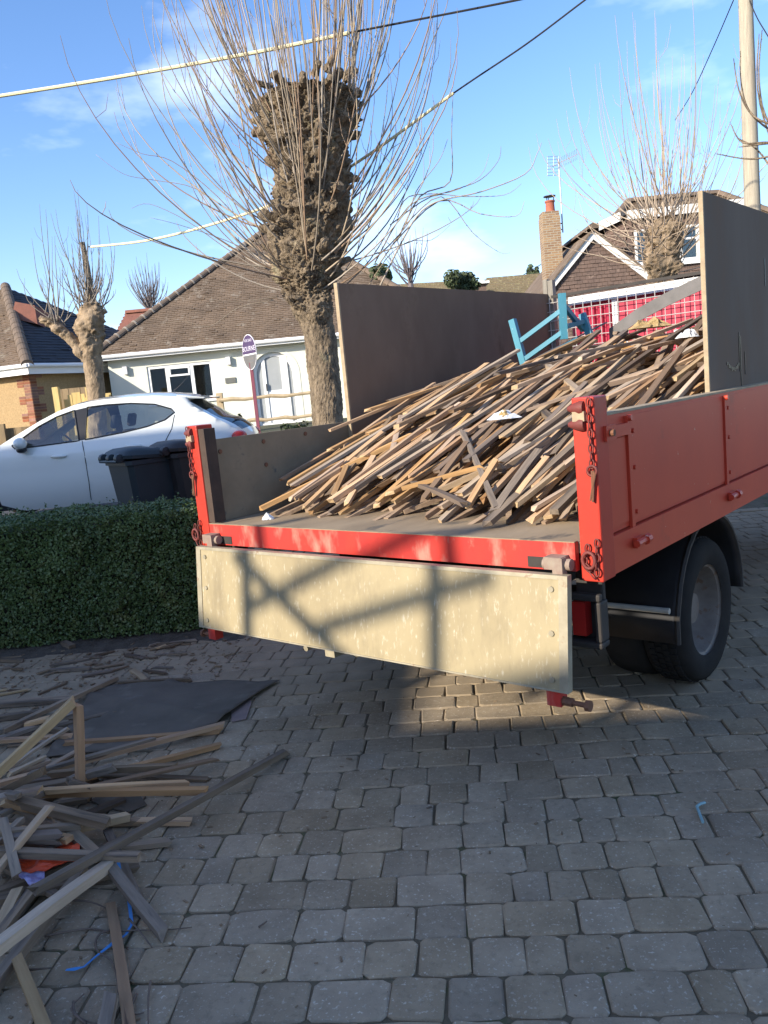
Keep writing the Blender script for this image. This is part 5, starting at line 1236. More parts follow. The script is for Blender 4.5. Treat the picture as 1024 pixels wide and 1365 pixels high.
# --- pale bungalow
HY = 24.; zg = terrain(0, 24)
c0 = at(143, 480, HY); ap = at(372, 299, 29.2); xl = c0.x; xr = 2*ap.x-xl; ez = at(143, 478, HY).z
bu = thing('bungalow', 'pale sage rendered bungalow with a brown hipped tile roof and arched white door', 'house', ((xl+xr)/2, HY, zg))
def P24(x, y, dy=0.): return at(x, y, HY)+Vector((0, dy, 0))
wq = [P24(194,489.5), P24(282,480.5), P24(288,531), P24(203,538)]
wx0, wx1 = (wq[0].x+wq[3].x)/2, (wq[1].x+wq[2].x)/2; wz1, wz0 = (wq[0].z+wq[1].z)/2, (wq[2].z+wq[3].z)/2
da, db = P24(341,540).x, P24(399,540).x; dc, dr = (da+db)/2, (db-da)/2; dtop = P24(366,469).z; dz = dtop-dr
archp = [(da, zg-.1)] + [(dc-dr*math.cos(math.pi*k/16), dz+dr*math.sin(math.pi*k/16)) for k in range(17)] + [(db, zg-.1)]
wm = MB(); wm.prism([(xl,HY,zg-.3),(xr,HY,zg-.3),(xr,HY,ez),(xl,HY,ez)], (0,.3,0), [[(wx0,HY,wz0),(wx1,HY,wz0),(wx1,HY,wz1),(wx0,HY,wz1)], [(x,HY,z) for x, z in archp]])
wm.box((xl,HY+.3,zg-.3), (xl+.3,HY+9.6,ez)); wm.box((xr-.3,HY+.3,zg-.3), (xr,HY+9.6,ez)); wm.box((xl+.3,HY+9.3,zg-.3),(xr-.3,HY+9.6,ez))
obj('wall', wm, M_['render'], bu, world=True)
obj('room_wall', MB().box((xl+.3,HY+2.2,zg-.3),(xr-.3,HY+2.3,ez)), M_['dark'], bu, world=True)
# window
fw = .075
wf = MB()
def fr(mb, x0, x1, z0, z1, t_, y0, y1):
    mb.box((x0,y0,z0),(x1,y1,z0+t_)); mb.box((x0,y0,z1-t_),(x1,y1,z1)); mb.box((x0,y0,z0+t_),(x0+t_,y1,z1-t_)); mb.box((x1-t_,y0,z0+t_),(x1,y1,z1-t_))
ww = wx1-wx0; b1, b2_ = wx0+ww*.30, wx0+ww*.68; zt_ = wz1-(wz1-wz0)*.32
fr(wf, wx0+.003, wx1-.003, wz0+.003, wz1-.003, fw, HY+.03, HY+.12)
wf.box((b1-.05,HY+.031,wz0+fw+.003),(b1+.05,HY+.119,wz1-fw-.003)); wf.box((b2_-.05,HY+.031,wz0+fw+.003),(b2_+.05,HY+.119,wz1-fw-.003))
fr(wf, b1+.052, b2_-.052, zt_, wz1-fw-.004, .05, HY+.015, HY+.11)
wi = obj('window', wf, M_['upvc'], bu, world=True)
for x0, x1, z0, z1 in ((wx0+fw,b1-.05,wz0+fw,wz1-fw),(b1+.05,b2_-.05,wz0+fw,zt_),(b1+.05,b2_-.05,zt_+.05,wz1-fw),(b2_+.05,wx1-fw,wz0+fw,wz1-fw)):
    obj('pane', MB().box((x0,HY+.07,z0),(x1,HY+.078,z1)), M_['pane'], wi).location = -bu.location
obj('sill', MB().box((wx0-.06,HY-.06,wz0-.07),(wx1+.06,HY-.003,wz0)), M_['upvc'], wi).location = -bu.location
obj('curtain', MB().box((b2_+.06,HY+.2,wz0-.1),(wx1+.1,HY+.25,wz1)), M_['curtain'], bu, world=True)
# arched door
ad = MB(); ao = [(x*1., z) for x, z in archp]; ins = .085
def arc(rad_, zb): return [(dc-rad_, zb)] + [(dc-rad_*math.cos(math.pi*k/16), dz+rad_*math.sin(math.pi*k/16)) for k in range(17)] + [(dc+rad_, zb)]
outer = [(x, HY+.10, z) for x, z in arc(dr-.004, zg-.08)]; inner = [(x, HY+.10, z) for x, z in arc(dr-.11, zg+.02)]
ad.prism(outer, (0,.08,0), [inner])
x0, x1 = dc-dr*.47, dc+dr*.47
ad.box((x0-.05,HY+.09,zg+.021),(x0+.05,HY+.17,dz+dr*.82)); ad.box((x1-.10,HY+.088,zg+.022),(x1+.10,HY+.172,dz+dr*.78)); 
dd = obj('door', ad, M_['upvc'], bu, world=True)
obj('door_panel', MB().box((x0+.052,HY+.12,zg+.03),(x1-.102,HY+.16,zg+.95)), M_['upvc'], dd).location = -bu.location
obj('pane', MB().prism([(x, HY+.13, z) for x, z in arc(dr-.115, zg+.02)], (0,.008,0)), M_['frost'], dd).location = -bu.location
obj('curtain', MB().box((da-.2,HY+.6,zg),(db+.2,HY+.65,ez)), M_['signwhite'], bu, world=True)
obj('handle', MB().box((x0+.02,HY+.05,zg+.95),(x0+.05,HY+.088,zg+1.15)), M_['carblack'], dd).location = -bu.location
sb = MB(); sb.prism([(x, HY-.012, z) for x, z in arc(dr+.12, zg-.1)], (0,.010,0), [[(x, HY-.012, z) for x, z in arc(dr+.004, zg-.1)]]); obj('door_surround', sb, M_['render'], bu, world=True)
for px, py in ((168,494),(305,481)):
    p = P24(px, py); l = obj('wall_light', MB().box((p.x-.06,HY-.12,p.z-.11),(p.x+.06,HY-.004,p.z+.11)), M_['signwhite'], bu, world=True)
p = P24(307.5,507); obj('name_plaque', MB().box((p.x-.15,HY-.03,p.z-.075),(p.x+.15,HY-.003,p.z+.075)), M_['dgrey'], bu, world=True)
# eaves, gutter and roof
ov = .3
obj('gutter', MB().tube([(xl-ov,HY-ov-.05,ez+.03),(xr+ov,HY-ov-.05,ez+.03)], .062, 8), M_['upvc'], bu, world=True, smooth=True)
so_ = MB(); so_.box((xl-ov,HY-ov,ez-.06),(xr+ov,HY-.003,ez-.04)); so_.box((xl-ov,HY-ov-.02,ez-.08),(xr+ov,HY-ov-.001,ez+.10)); so_.box((xl-ov,HY-.003,ez-.06),(xl-.003,HY+9.9,ez-.04))
obj('fascia', so_, M_['upvc'], bu, world=True)
e0, e1, e2, e3 = (Vector((xl-ov-.05,HY-ov-.08,ez+.06)), Vector((xr+ov+.05,HY-ov-.08,ez+.06)), Vector((xr+ov+.05,HY+9.9,ez+.06)), Vector((xl-ov-.05,HY+9.9,ez+.06)))
AP = ap.copy(); AP.y = HY+4.8
rf = MB()
rf.add([e0,e1,e2,e3,AP-Vector((0,0,.03))], [(0,1,4),(1,2,4),(2,3,4),(3,0,4),(3,2,1,0)]); ro = obj('roof', rf, M_['tile'], bu, world=True)
tm = MB(); tiles(tm, [e0,e1,AP], .17, .098, rr); tiles(tm, [e3,e0,AP], .17, .098, rr); tiles(tm, [e1,e2,AP], .17, .098, rr)
to = obj('roof_tiles', tm, M_['tile'], ro, kind='stuff', recalc=False); to.location = -bu.location
hipme = None
for (s_, e_) in ((e0, AP), (e1, AP)):
    d = (e_-s_); n = int(d.length/.34)
    for i in range(n):
        p = s_+d*(i/n)+Vector((0,0,-.02)); q = s_+d*((i+1.05)/n)+Vector((0,0,.0)); 
        if s_ is e1 and i > 12: continue
        obj('hip_tile', halfpipe(MB(), p-bu.location, q-bu.location, .135, .115), M_['ridge'], ro)
mo = MB()
d = AP-e0; n = int(d.length/.34)
for i in range(1, n): p = e0+d*(i/n); halfpipe(mo, p-d.normalized()*.02-Vector((0,0,.01)), p+d.normalized()*.03-Vector((0,0,.01)), .14, .139)
obj('hip_mortar', mo, M_['mortar'], bu, world=True)
# far red roof between the two houses
fh = thing('far_house', 'far house with a brown red tiled roof seen between the two bungalows', 'house', (at(190,430,40).x, 40, 1))
a_, b_, c_, d_ = at(140,470,38), at(330,450,38), at(300,405,42), at(168,418,42)
obj('roof', tiles(MB().prism([a_,b_,c_,d_], (0,.2,-.1)), [a_,b_,c_,d_], .25, .2, rr), M_['redtile'], fh, world=True, recalc=False)
obj('wall', MB().box((a_.x,38.5,0),(b_.x,43,a_.z-.05)), M_['pebble'], fh, world=True)
obj('ridge', halfpipe(MB(), d_, c_, .16, .16), M_['redtile'], fh, world=True)
# --- pebbledashed house on the left
LY = 22.; zl = terrain(-9, 22)
k0 = at(37, 490, LY); dR = Vector((.35,.94,0)); dL = Vector((-.94,.35,0)); ezl = k0.z
lh = thing('brick_house', 'pebbledashed bungalow with red brick corner quoins and a dark slate roof', 'house', (k0.x, LY, zl))
K0 = Vector((k0.x, LY, zl-.3)); hgt = Vector((0,0,ezl-zl+.3))
dR = (Vector((at(106,487,23.8).x, 23.8, 0))-Vector((k0.x, LY, 0))).normalized(); dL = Vector((-dR.y, dR.x, 0))
wm = MB(); wm.prism([K0, K0+dL*8, K0+dL*8+hgt, K0+hgt], dR*7.5); obj('wall', wm, M_['pebble'], lh, world=True)
qb = MB(); qb.box((-.1,-.0125,0),(.1,.0125,.06)); 
z = zl+.05; i = 0
qm = {}
while z < ezl-.12:
    for dv, nv in ((dL, -dR), (dR, -dL)):
        ln = .36 if (i//3+ (1 if dv is dR else 0)) % 2 else .24
        for s_ in ([0] if ln < .3 else [0,1]):
            l0, l1 = (0, min(ln,.22)) if s_ == 0 else (.23, ln+.08)
            c = Vector((K0.x, K0.y, z))+nv*.012; m = MB().prism([c+dv*l0, c+dv*l1, c+dv*l1+Vector((0,0,.063)), c+dv*l0+Vector((0,0,.063))], -nv*.03)
            obj('brick', m, M_['brickred'], lh, world=True)
    z += .075; i += 1
E0 = Vector((K0.x,K0.y,ezl+.03))-dR*.3-dL*.3; ER = E0+dR*8.1; EL = E0+dL*8.6
APX = E0+dR*4.0+dL*4.3+Vector((0,0,2.85))
rf = MB(); EB = E0+dR*8.1+dL*8.6; rf.add([E0,ER,EB,EL,APX-Vector((0,0,.04))], [(0,1,4),(1,2,4),(2,3,4),(3,0,4),(3,2,1,0)]); ro = obj('roof', rf, M_['slate'], lh, world=True)
o = obj('slate_courses', tiles(MB(), [E0,ER,APX], .28, .17, rr, .01), M_['slate'], ro, kind='stuff', recalc=False); o.location = -lh.location
o = obj('tile_courses', tiles(MB(), [EL,E0,APX], .17, .1, rr, .012), M_['tile'], ro, kind='stuff', recalc=False); o.location = -lh.location
d = APX-E0; n = int(d.length/.4)
for i in range(n): obj('hip_tile', halfpipe(MB(), E0+d*(i/n)-lh.location, E0+d*((i+1.04)/n)-lh.location, .16, .15), M_['ridge'], ro)
gu = MB(); gu.tube([E0-dR*.05-dL*.05, ER-dL*.05], .055, 8); gu.tube([E0-dR*.05-dL*.05, EL-dR*.05], .055, 8); obj('gutter', gu, M_['upvc'], lh, world=True, smooth=True)
fm = MB(); fm.prism([E0+Vector((0,0,-.22)), ER+Vector((0,0,-.22)), ER+Vector((0,0,-.04)), E0+Vector((0,0,-.04))], dL*.02); fm.prism([E0+Vector((0,0,-.22)), EL+Vector((0,0,-.22)), EL+Vector((0,0,-.04)), E0+Vector((0,0,-.04))], dR*.02); obj('fascia', fm, M_['upvc'], lh, world=True)
# small red tiled dormer on its slate slope
q = [at(16,424,24.6), at(50,432,24.6), at(46,407,24.9), at(20,402,24.9)]
dm_ = MB().prism(q, (.2,1.6,-.3)); obj('dormer', dm_, M_['redtile'], lh, world=True)
# --- low fence, gate
def boards(t_, p, q, z0, z1, w, th, mk, gap=.006, arch_=0.):
    p, q = Vector(p), Vector(q); d = (q-p); L_ = d.length; d.normalize(); nn = Vector((d.y,-d.x,0)); n = max(1, int(L_/w)); w = L_/n
    for i in range(n):
        s_ = (i+.5)/n*2-1; zt = z1+arch_*(1-s_*s_); a = p+d*(i*w+gap/2); b = p+d*((i+1)*w-gap/2); off = nn*(.008 if i % 2 else 0)
        m = MB().prism([Vector((a.x,a.y,z0))+off, Vector((b.x,b.y,z0))+off, Vector((b.x,b.y,zt))+off, Vector((a.x,a.y,zt))+off], -nn*th); obj('board', m, M_[mk], t_, world=True)
lf = thing('board_fence', 'low brown close boarded fence before the pebbledashed house', 'fence', (at(0,590,20).x, 20, terrain(-9,20)))
pa, pb = at(-30,575,20), at(52,562,20); boards(lf, (pa.x,20,0), (pb.x,20,0), terrain(-9,20), at(20,570,20).z, .15, .02, 'fence')
for px in (4, 50): p = at(px,568,19.93); obj('post', MB().box((p.x-.05,19.86,terrain(-9,20)),(p.x+.05,19.96,p.z+.05)), M_['fence'], lf, world=True)
gt = thing('timber_gate', 'new yellow timber gate with an arched top behind the small pollard', 'gate', (at(115,540,20.5).x, 20.5, terrain(-7,20.5)))
pa, pb = at(86,540,20.5), at(120,535,20.5); boards(gt, (pa.x,20.5,0), (pb.x,20.5,0), terrain(-7,20.5), at(100,535,20.5).z, .10, .03, 'yellowwood', .006, .22)
for x in (74, 118): p = at(x, 516, 20.4); obj('post', MB().box((p.x-.07,20.33,terrain(-7,20.4)),(p.x+.07,20.47,p.z)), M_['yellowwood'], gt, world=True)
pf = thing('panel_fence', 'yellow new fence panel tucked between the pollard trunk and the bungalow', 'fence', (at(145,540,20.8).x, 20.8, terrain(-6,20.8)))
pa, pb = at(136,540,20.8), at(150,540,20.8); boards(pf, (pa.x,20.8,0), (pb.x,20.8,0), terrain(-6,20.8), at(143,524,20.8).z, .1, .025, 'yellowwood')
p = at(76,520,21.2); bf_ = thing('panel_fence', 'brown shaded fence panel behind the new timber gate', 'fence', (p.x, 21.3, terrain(-7,21.3)))
pa, pb = at(78,540,21.3), at(118,540,21.3); boards(bf_, (pa.x,21.3,0), (pb.x,21.3,0), terrain(-7,21.3), at(100,517,21.3).z, .14, .02, 'fence')
# post and rail fence before the bungalow
rfence = thing('rail_fence', 'rustic post and two rail fence before the sage bungalow', 'fence', (at(350,550,19).x, 19, terrain(-3,19)))
for (p, q), r_ in ((((292,534),(430,523)), .05), (((330,561),(430,553)), .05), (((292,561),(331,562)),.04)):
    a, b = at(*p,19), at(*q,19); m = [a.lerp(b, k/8)+Vector((0,0,.018*math.sin(k*2.1))) for k in range(9)]; obj('rail', MB().tube(m, [r_*(.85+.15*math.sin(k*1.7)) for k in range(9)], 7), M_['railwood'], rfence, smooth=True, world=True)
for px, py in ((292,524),(432,520)):
    p = at(px, py, 19.08); obj('post', MB().box((p.x-.07,19.04,terrain(-3,19)-.1),(p.x+.07,19.16,p.z)), M_['railwood'], rfence, world=True)
bush(318, 557, 19.6, 14, 24, 120, 'small straggly shrub beside the rail fence post', 51, size=.05)
bush(400, 566, 19.5, 60, 14, 260, 'low scrubby plant along the foot of the rail fence', 52, size=.045)
# --- sale board
SY = 16.5; p0, p1 = at(346,582,SY), at(333,488,SY); pc = at(329,470,SY)
sg = thing('estate_sign', 'oval purple and grey estate agent board on a maroon post before the bungalow', 'sign', (p0.x, SY, terrain(p0.x, SY)))
obj('post', MB().box((p0.x-.032,SY-.032,terrain(p0.x,SY)),(p0.x+.032,SY+.032,pc.z-.2)), M_['signpole'], sg, world=True)
RS = Matrix.Translation(Vector((p0.x, SY-.05, pc.z))-sg.location) @ Matrix.Rotation(rad(-55), 4, 'Z')   # board turned edge-on
aw, ah = .30, .345
def oval(s_=1., n=36): return [Vector((aw*s_*math.cos(2*math.pi*k/n), 0, ah*s_*math.sin(2*math.pi*k/n))) for k in range(n)]
bd = obj('board', MB().prism([RS @ v for v in oval()], RS.to_3x3() @ Vector((0,.012,0))), M_['signwhite'], sg)
up_ = [v for v in oval(.955, 72) if v.z > -.055]; lo_ = [v for v in oval(.955, 72) if v.z <= -.055]
up_.sort(key=lambda v: math.atan2(v.z+.055, v.x)); lo_.sort(key=lambda v: math.atan2(v.z+.055, v.x))
obj('face', MB().prism([RS @ (v+Vector((0,-.003,0))) for v in up_], RS.to_3x3() @ Vector((0,.0025,0))), M_['signpurple'], bd)
obj('face', MB().prism([RS @ (v+Vector((0,-.003,0))) for v in lo_], RS.to_3x3() @ Vector((0,.0025,0))), M_['signgrey'], bd)
def text(s_, size, M, par, m):
    cu = bpy.data.curves.new('lettering', 'FONT'); cu.body = s_; cu.size = size; cu.align_x = 'CENTER'; cu.align_y = 'CENTER'; cu.extrude = .0006; cu.resolution_u = 2
    o = bpy.data.objects.new('lettering', cu); COL.objects.link(o); dg = bpy.context.evaluated_depsgraph_get(); me = bpy.data.meshes.new_from_object(o.evaluated_get(dg)); bpy.data.objects.remove(o)
    o = bpy.data.objects.new('lettering', me); COL.objects.link(o); me.materials.clear(); me.materials.append(m); o.parent = par; o.matrix_local = M; return o
R90 = Matrix.Rotation(rad(90), 4, 'X')
M_['letter'] = mat('pale_lettering', (.62,.6,.68), (.58,.56,.64), 3, .6)
text('FOR SALE', .075, RS @ Matrix.Translation((0,-.0045,.225)) @ R90, bd, M_['letter'])
text('BOURNE', .135, RS @ Matrix.Translation((0,-.0045,.065)) @ R90, bd, M_['letter'])
m = MB()
for z_, w_ in ((-.13,.17),(-.2,.13)): m.prism([RS @ Vector(v) for v in ((-w_,-.0045,z_-.018),(w_,-.0045,z_-.018),(w_,-.0045,z_+.018),(-w_,-.0045,z_+.018))], RS.to_3x3() @ Vector((0,.001,0)))
obj('print_line', m, M_['greystrip'], bd)

# --- tile hung house on the right
GY = 26.; zr = terrain(8, 26)
gh_ = thing('gabled_house', 'tile hung house with white bargeboards, a flat dormer and brown hipped roof', 'house', (at(830,430,GY).x, GY, zr))
gl, gp, gr = at(728,385,GY), at(789,309,GY), at(880,378,GY)
gl.y = gp.y = gr.y = GY
zlow = min(gl.z, gr.z)-.0
gl2, gr2 = Vector((gl.x+.1,GY,zlow)), Vector((gr.x,GY,zlow))
w = MB(); w.prism([(gl.x+.12,GY,zr-.2),(gr.x+1.6,GY,zr-.2),(gr.x+1.6,GY,zlow),gr2,(gp.x,GY,gp.z-.1),gl2], (0,.25,0)); w.box((gl.x+.12,GY+.25,zr-.2),(gl.x+.4,GY+8,zlow)); w.box((gr.x+1.3,GY+.25,zr-.2),(gr.x+9,GY+.5,zlow)); obj('wall', w, M_['hang'], gh_, world=True)
o = obj('hung_tiles', tiles(MB(), [(gl.x+.2,GY-.02,zlow-2.2),(gr.x+1.6,GY-.02,zlow-2.2),(gr.x+1.6,GY-.02,zlow-.0),(gr.x-.1,GY-.02,zlow),(gp.x,GY-.02,gp.z-.22),(gl.x+.3,GY-.02,zlow)], .17, .115, rr, .014), M_['hang'], gh_, world=True, kind='stuff', recalc=False)
for e_, s2 in ((gl, -1), (gr, 1)):
    d = (e_-gp).normalized(); m = MB(); a = gp+Vector((0,-.14,.03)); b = e_+d*.1+Vector((0,-.14,.03)); dn = Vector((0,0,-.27))
    m.prism([a, b, b+dn, a+dn], (0,.04,0)); obj('bargeboard', m, M_['white'], gh_, world=True)
rm = MB()
for e_ in (gl, gr):
    d = (e_-gp).normalized(); a = gp+Vector((0,-.2,.06)); b = e_+d*.2+Vector((0,-.2,.06)); rm.prism([a, b, b+Vector((0,0,-.06)), a+Vector((0,0,-.06))], (0,6,0))
obj('gable_roof', rm, M_['tile'], gh_, world=True)
obj('ridge_tile', halfpipe(MB(), gp+Vector((0,-.24,.06)), gp+Vector((0,5,.06)), .17, .17), M_['ridge'], gh_, world=True)
q0, q1, q2, q3 = at(722,392,27), at(1060,362,27), at(935,268,31.5), at(838,262,31.5)
q2.z = q3.z = (q2.z+q3.z)/2; q0.z = q1.z = zlow-.1; q1.x += 4; q2.x += .6
mr = MB(); qb0, qb1 = Vector((q0.x,36,q0.z)), Vector((q1.x,36,q1.z)); mr.add([q0,q1,q2,q3,qb0,qb1], [(0,1,2,3),(0,3,4),(1,5,2),(3,2,5,4),(0,4,5,1)]); ro = obj('roof', mr, M_['tile'], gh_, world=True)
o = obj('roof_tiles', tiles(MB(), [q0,q1,q2,q3], .17, .105, rr, .012), M_['tile'], ro, kind='stuff', recalc=False); o.location = -gh_.location
for s_, e_ in ((q0,q3),(q3,q2),(q1,q2)):
    d = e_-s_; n = int(d.length/.42)
    hm = MB()
    for i in range(n): halfpipe(hm, s_+d*(i/n), s_+d*((i+1.04)/n), .16, .15)
    obj('ridge', hm, M_['ridge'], gh_, world=True)
# dormer: canted left cheek + front
D0, D1, D2 = at(808,330,28.3), at(836,330,26.9), at(1010,330,26.7)
ztop, zbot = at(860,292,26.9).z, at(860,372,26.9).z
D = [Vector((p.x, y, 0)) for p, y in ((D0,28.3),(D1,26.9),(D2,26.7))]
dm = MB(); zv = Vector((0,0,1))
wl = [at(845,303,26.85).x, at(869,303,26.85).x, at(905,300,26.8).x, at(960,300,26.8).x]; wz1_, wz0_ = at(857,306,26.85).z, at(857,353,26.85).z
hole = lambda a, b: [(a, 26.9+(26.7-26.9)*((a-D[1].x)/(D[2].x-D[1].x)), wz0_), (b, 26.9-.2*((b-D[1].x)/(D[2].x-D[1].x)), wz0_), (b, 26.9-.2*((b-D[1].x)/(D[2].x-D[1].x)), wz1_), (a, 26.9-.2*((a-D[1].x)/(D[2].x-D[1].x)), wz1_)]
dm.prism([D[1]+zv*zbot, D[2]+zv*zbot, D[2]+zv*ztop, D[1]+zv*ztop], (0,.15,0), [hole(wl[0],wl[1]), hole(wl[2],wl[3])])
dm.prism([D[0]+zv*zbot, D[1]+zv*zbot, D[1]+zv*ztop, D[0]+zv*ztop], (.1,.15,0))
do = obj('dormer', dm, M_['hang'], gh_, world=True)
yy = 26.9-.02
tm = MB(); tiles(tm, [D[1]+Vector((0,-.02,zbot)), Vector((wl[0]-.06, yy-.02, zbot)), Vector((wl[0]-.06, yy-.02, ztop)), D[1]+Vector((0,-.02,ztop))], .17, .115, rr, .012); tiles(tm, [Vector((wl[1]+.06, yy-.04, zbot)), Vector((wl[2]-.06, yy-.06, zbot)), Vector((wl[2]-.06, yy-.06, ztop)), Vector((wl[1]+.06, yy-.04, ztop))], .17, .115, rr, .012)
c1, c2 = D[0]+Vector((-.02,-.02,0)), D[1]+Vector((-.02,-.02,0)); tiles(tm, [c1+zv*zbot, c2+zv*zbot, c2+zv*ztop, c1+zv*ztop], .17, .115, rr, .012); tiles(tm, [Vector((wl[0],yy-.03,zbot)), Vector((wl[3],yy-.10,zbot)), Vector((wl[3],yy-.10,wz0_-.1)), Vector((wl[0],yy-.03,wz0_-.1))], .17, .115, rr, .012)
o = obj('hung_tiles', tm, M_['hang'], do, kind='stuff', recalc=False); o.location = -gh_.location
for a, b in ((wl[0],wl[1]),(wl[2],wl[3])):
    y0 = 26.9-.2*((a-D[1].x)/(D[2].x-D[1].x)); m = MB(); fr(m, a, b, wz0_, wz1_, .08, y0-.06, y0+.06)
    if b-a > .9: xm = a+(b-a)*.45; m.box((xm-.05,y0-.055,wz0_+.082),(xm+.05,y0+.055,wz1_-.082)); zm = wz0_+(wz1_-wz0_)*.62; m.box((a+.082,y0-.05,zm-.03),(xm-.052,y0+.05,zm+.03))
    m.box((a-.05,y0-.12,wz0_-.12),(b+.05,y0-.062,wz0_-.002)); wo_ = obj('window', m, M_['white'], do); wo_.location = -gh_.location
    obj('pane', MB().box((a+.07,y0+.0,wz0_+.07),(b-.07,y0+.01,wz1_-.07)), M_['pane'], gh_, world=True)
    obj('curtain', MB().box((a-.1,y0+.5,wz0_-.1),(b+.1,y0+.55,wz1_+.1)), M_['dark'], gh_, world=True)
m = MB()
for a, b in ((D[0], D[1]), (D[1], D[2])):
    d = (b-a).normalized(); nn = Vector((d.y,-d.x,0)); 
    m.prism([a+nn*.22+zv*(ztop+.002), b+nn*.22+zv*(ztop+.002), b+nn*.22+zv*(ztop+.27), a+nn*.22+zv*(ztop+.27)], -nn*.05)
obj('fascia', m, M_['white'], do).location = -gh_.location
fl = MB().prism([D[0]+Vector((-.2,.1,ztop+.15)), D[1]+Vector((-.1,-.14,ztop+.15)), D[2]+Vector((0,-.14,ztop+.15)), D[2]+Vector((0,4,ztop+.15)), D[0]+Vector((0,4,ztop+.15))], (0,0,.14)); obj('dormer_roof', fl, M_['slate'], do).location = -gh_.location
# chimney
CY = 27.6; ca, cb_ = at(723,290,CY), at(747,290,CY); ct, cbm = at(735,281,CY).z, at(735,372,CY).z-1
ch_ = MB().box((ca.x,CY,cbm),(cb_.x,CY+.62,ct-.16)); ch_.box((ca.x+.02,CY+.02,ct-.16),(cb_.x-.02,CY+.6,ct)); cho = obj('chimney', ch_, M_['brick'], gh_, world=True)
p = at(733,270,CY+.3); M = Matrix.Translation(Vector((p.x,CY+.3,ct))-gh_.location)
obj('chimney_pot', MB().lathe([(.17,0),(.15,.08),(.14,.30),(.165,.33),(.165,.37),(.12,.38)], 16, M), M_['chimpot'], cho, smooth=True)
m = MB().lathe([(0,.53),(.2,.52),(.2,.50),(0,.49)], 14, M)
for A in (0, 2.1, 4.2): m.box((-.012,-.012,.36),(.012,.012,.5), M @ Matrix.Translation((.13*math.cos(A),.13*math.sin(A),0)))
obj('cowl', m, M_['carblack'], cho)
# aerial
AY = CY+.3; m0, m1 = at(750.5,310,AY), at(747,212,AY)
ae = thing('tv_aerial', 'television aerial with a wire reflector on a mast beside the brick chimney', 'aerial', (m0.x, AY, m0.z))
obj('mast', MB().tube([m0, (m0.x, AY, m1.z)], .025, 8), M_['alum'], ae, smooth=True, world=True)
m = MB()
for pz in (298, 306): p = at(748,pz,AY); m.box((p.x-.22,AY-.02,p.z-.015),(p.x+.04,AY+.02,p.z+.015))
obj('bracket', m, M_['carblack'], ae, world=True)
m = MB(); bs, be = at(736,222,AY), at(771,205,AY-1.0); m.tube([bs, be], .014, 5)
for i in range(1, 13):
    c = bs.lerp(be, .18+.82*i/13); m.tube([c+Vector((-.03,-.12,-.13)), c+Vector((.03,.12,.13))], .006, 4); m.tube([c+Vector((-.03,-.12,.13)), c+Vector((.03,.12,-.13))], .006, 4)
obj('boom', m, M_['alum'], ae, world=True)
m = MB(); 
for k in range(7): p, q = at(729,209+k*4.2,AY-.3+.08*abs(k-3)), at(746,208+k*4.2,AY+.3+.08*abs(k-3)); m.tube([p,q], .007, 4)
for x in (730,738,745): m.tube([at(x,208,AY), at(x,235,AY)], .008, 4)
obj('reflector', m, M_['alum'], ae, world=True)
# far tiled roofs above the plywood
f2 = thing('far_house', 'far house with mossy yellow brown pantiles above the brown plywood', 'house', (at(690,380,45).x, 45, 1))
a_, b_, c_, d_ = at(640,400,43), at(735,392,43), at(728,363,47), at(648,374,47)
obj('roof', tiles(MB().prism([a_,b_,c_,d_], (0,.2,-.1)), [a_,b_,c_,d_], .30, .32, rr, .05), M_['mosstile'], f2, world=True, recalc=False)
obj('wall', MB().box((a_.x+.2,43.6,0),(b_.x-.2,48,a_.z-.05)), M_['housebrick'], f2, world=True)
f3 = thing('far_house', 'farther low tiled roof showing left of the green bush', 'house', (at(575,390,52).x, 52, 1))
a_, b_, c_, d_ = at(500,400,50), at(640,392,50), at(632,373,53), at(520,382,53)
obj('roof', tiles(MB().prism([a_,b_,c_,d_], (0,.2,-.1)), [a_,b_,c_,d_], .30, .32, rr, .05), M_['mosstile'], f3, world=True, recalc=False)
obj('wall', MB().box((a_.x+.2,50.6,0),(b_.x-.2,54,a_.z-.05)), M_['housebrick'], f3, world=True)
p, q = at(629,388,42), at(648,378,42); hu = thing('shed', 'small brown gabled shed top with a white edge before the far roof', 'shed', ((p.x+q.x)/2, 42, 1))
obj('wall', MB().box((p.x,42,1),(q.x,44,q.z)), M_['hang'], hu, world=True); obj('roof', MB().box((p.x-.15,41.8,q.z+.003),(q.x+.15,44.2,q.z+.12)), M_['white'], hu, world=True)

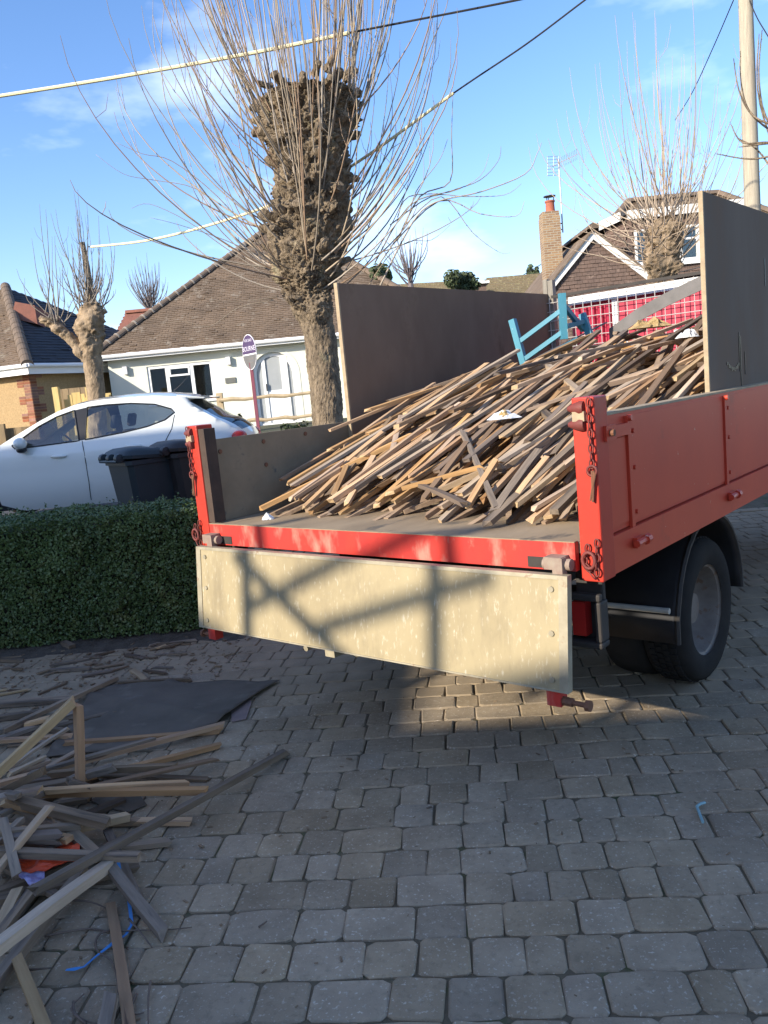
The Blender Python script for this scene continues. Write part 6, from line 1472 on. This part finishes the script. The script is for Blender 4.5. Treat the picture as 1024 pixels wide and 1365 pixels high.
# ------------------------------------------------------------------ pole and cables
PY = 15.; a_, b_ = at(1003,275,PY), at(984,-10,PY)
up_ = thing('utility_pole', 'weathered wooden utility pole rising behind the grey plywood', 'pole', (a_.x, PY, terrain(a_.x, PY)))
pts = [(a_.x, PY, terrain(a_.x,PY)-.2), (a_.x, PY, a_.z), (a_.x-.02, PY, b_.z), (a_.x-.02, PY, b_.z+1.6)]
obj('shaft', MB().tube(pts, [.15,.135,.115,.11], 16), M_['pole'], up_, smooth=True, world=True)
zt = b_.z+1.4; obj('top_bracket', MB().box((a_.x-.25,PY-.06,zt-.08),(a_.x+.2,PY+.06,zt)), M_['carblack'], up_, world=True)
def cable(px, r_, mk, lab, sleeve=None, extra=()):
    P = curve([at(x, y, Y) for x, y, Y in px], 8)+[Vector(e) for e in extra]; o = obj('overhead_cable', MB().tube(P, r_, 6), M_['cable'], smooth=True); tag(o, lab, 'cable', 'overhead cables')
    if sleeve:
        Q = curve([at(x, y, Y) for x, y, Y in sleeve], 8); obj('shroud', MB().tube(Q, r_*2.0, 8), M_['yellow'], o, smooth=True)
cable([(-240,162,13.6),(-40,134,13.2),(0,128,13.1),(150,104,12.8),(330,72,12.4),(470,43,12.1),(690,0,11.6),(900,-46,11.0)], .014, 'cable', 'upper overhead cable with a pale yellow shroud crossing the pollard shoots', [(-240,162,13.6),(-40,134,13.2),(0,128,13.1),(150,104,12.8),(330,72,12.4),(466,44,12.1)])
cable([(118,329,18.3),(200,320,16.5),(300,294,15),(400,258,14),(480,214,13.4),(605,124,12.8),(700,60,12.4),(780,0,12.0),(880,-74,11.5)], .012, 'cable', 'lower overhead cable whose yellow shroud passes behind the pollard head', [(122,329,18.2),(200,320,16.5),(300,294,15),(400,258,14),(480,214,13.4),(605,124,12.8)])
cable([(978,0,14.9),(950,65,16.5),(922,125,19),(900,160,23)], .010, 'cable', 'thin black wire falling from the utility pole towards the tile hung house')
cable([(999,0,14.9),(1010,25,14.6),(1026,52,14.2),(1060,112,13.5)], .010, 'cable', 'thin black wire falling from the utility pole to the right')
cable([(690,371,50),(722,352,45)], .02, 'cable', 'thin far wire running up to the brick chimney')
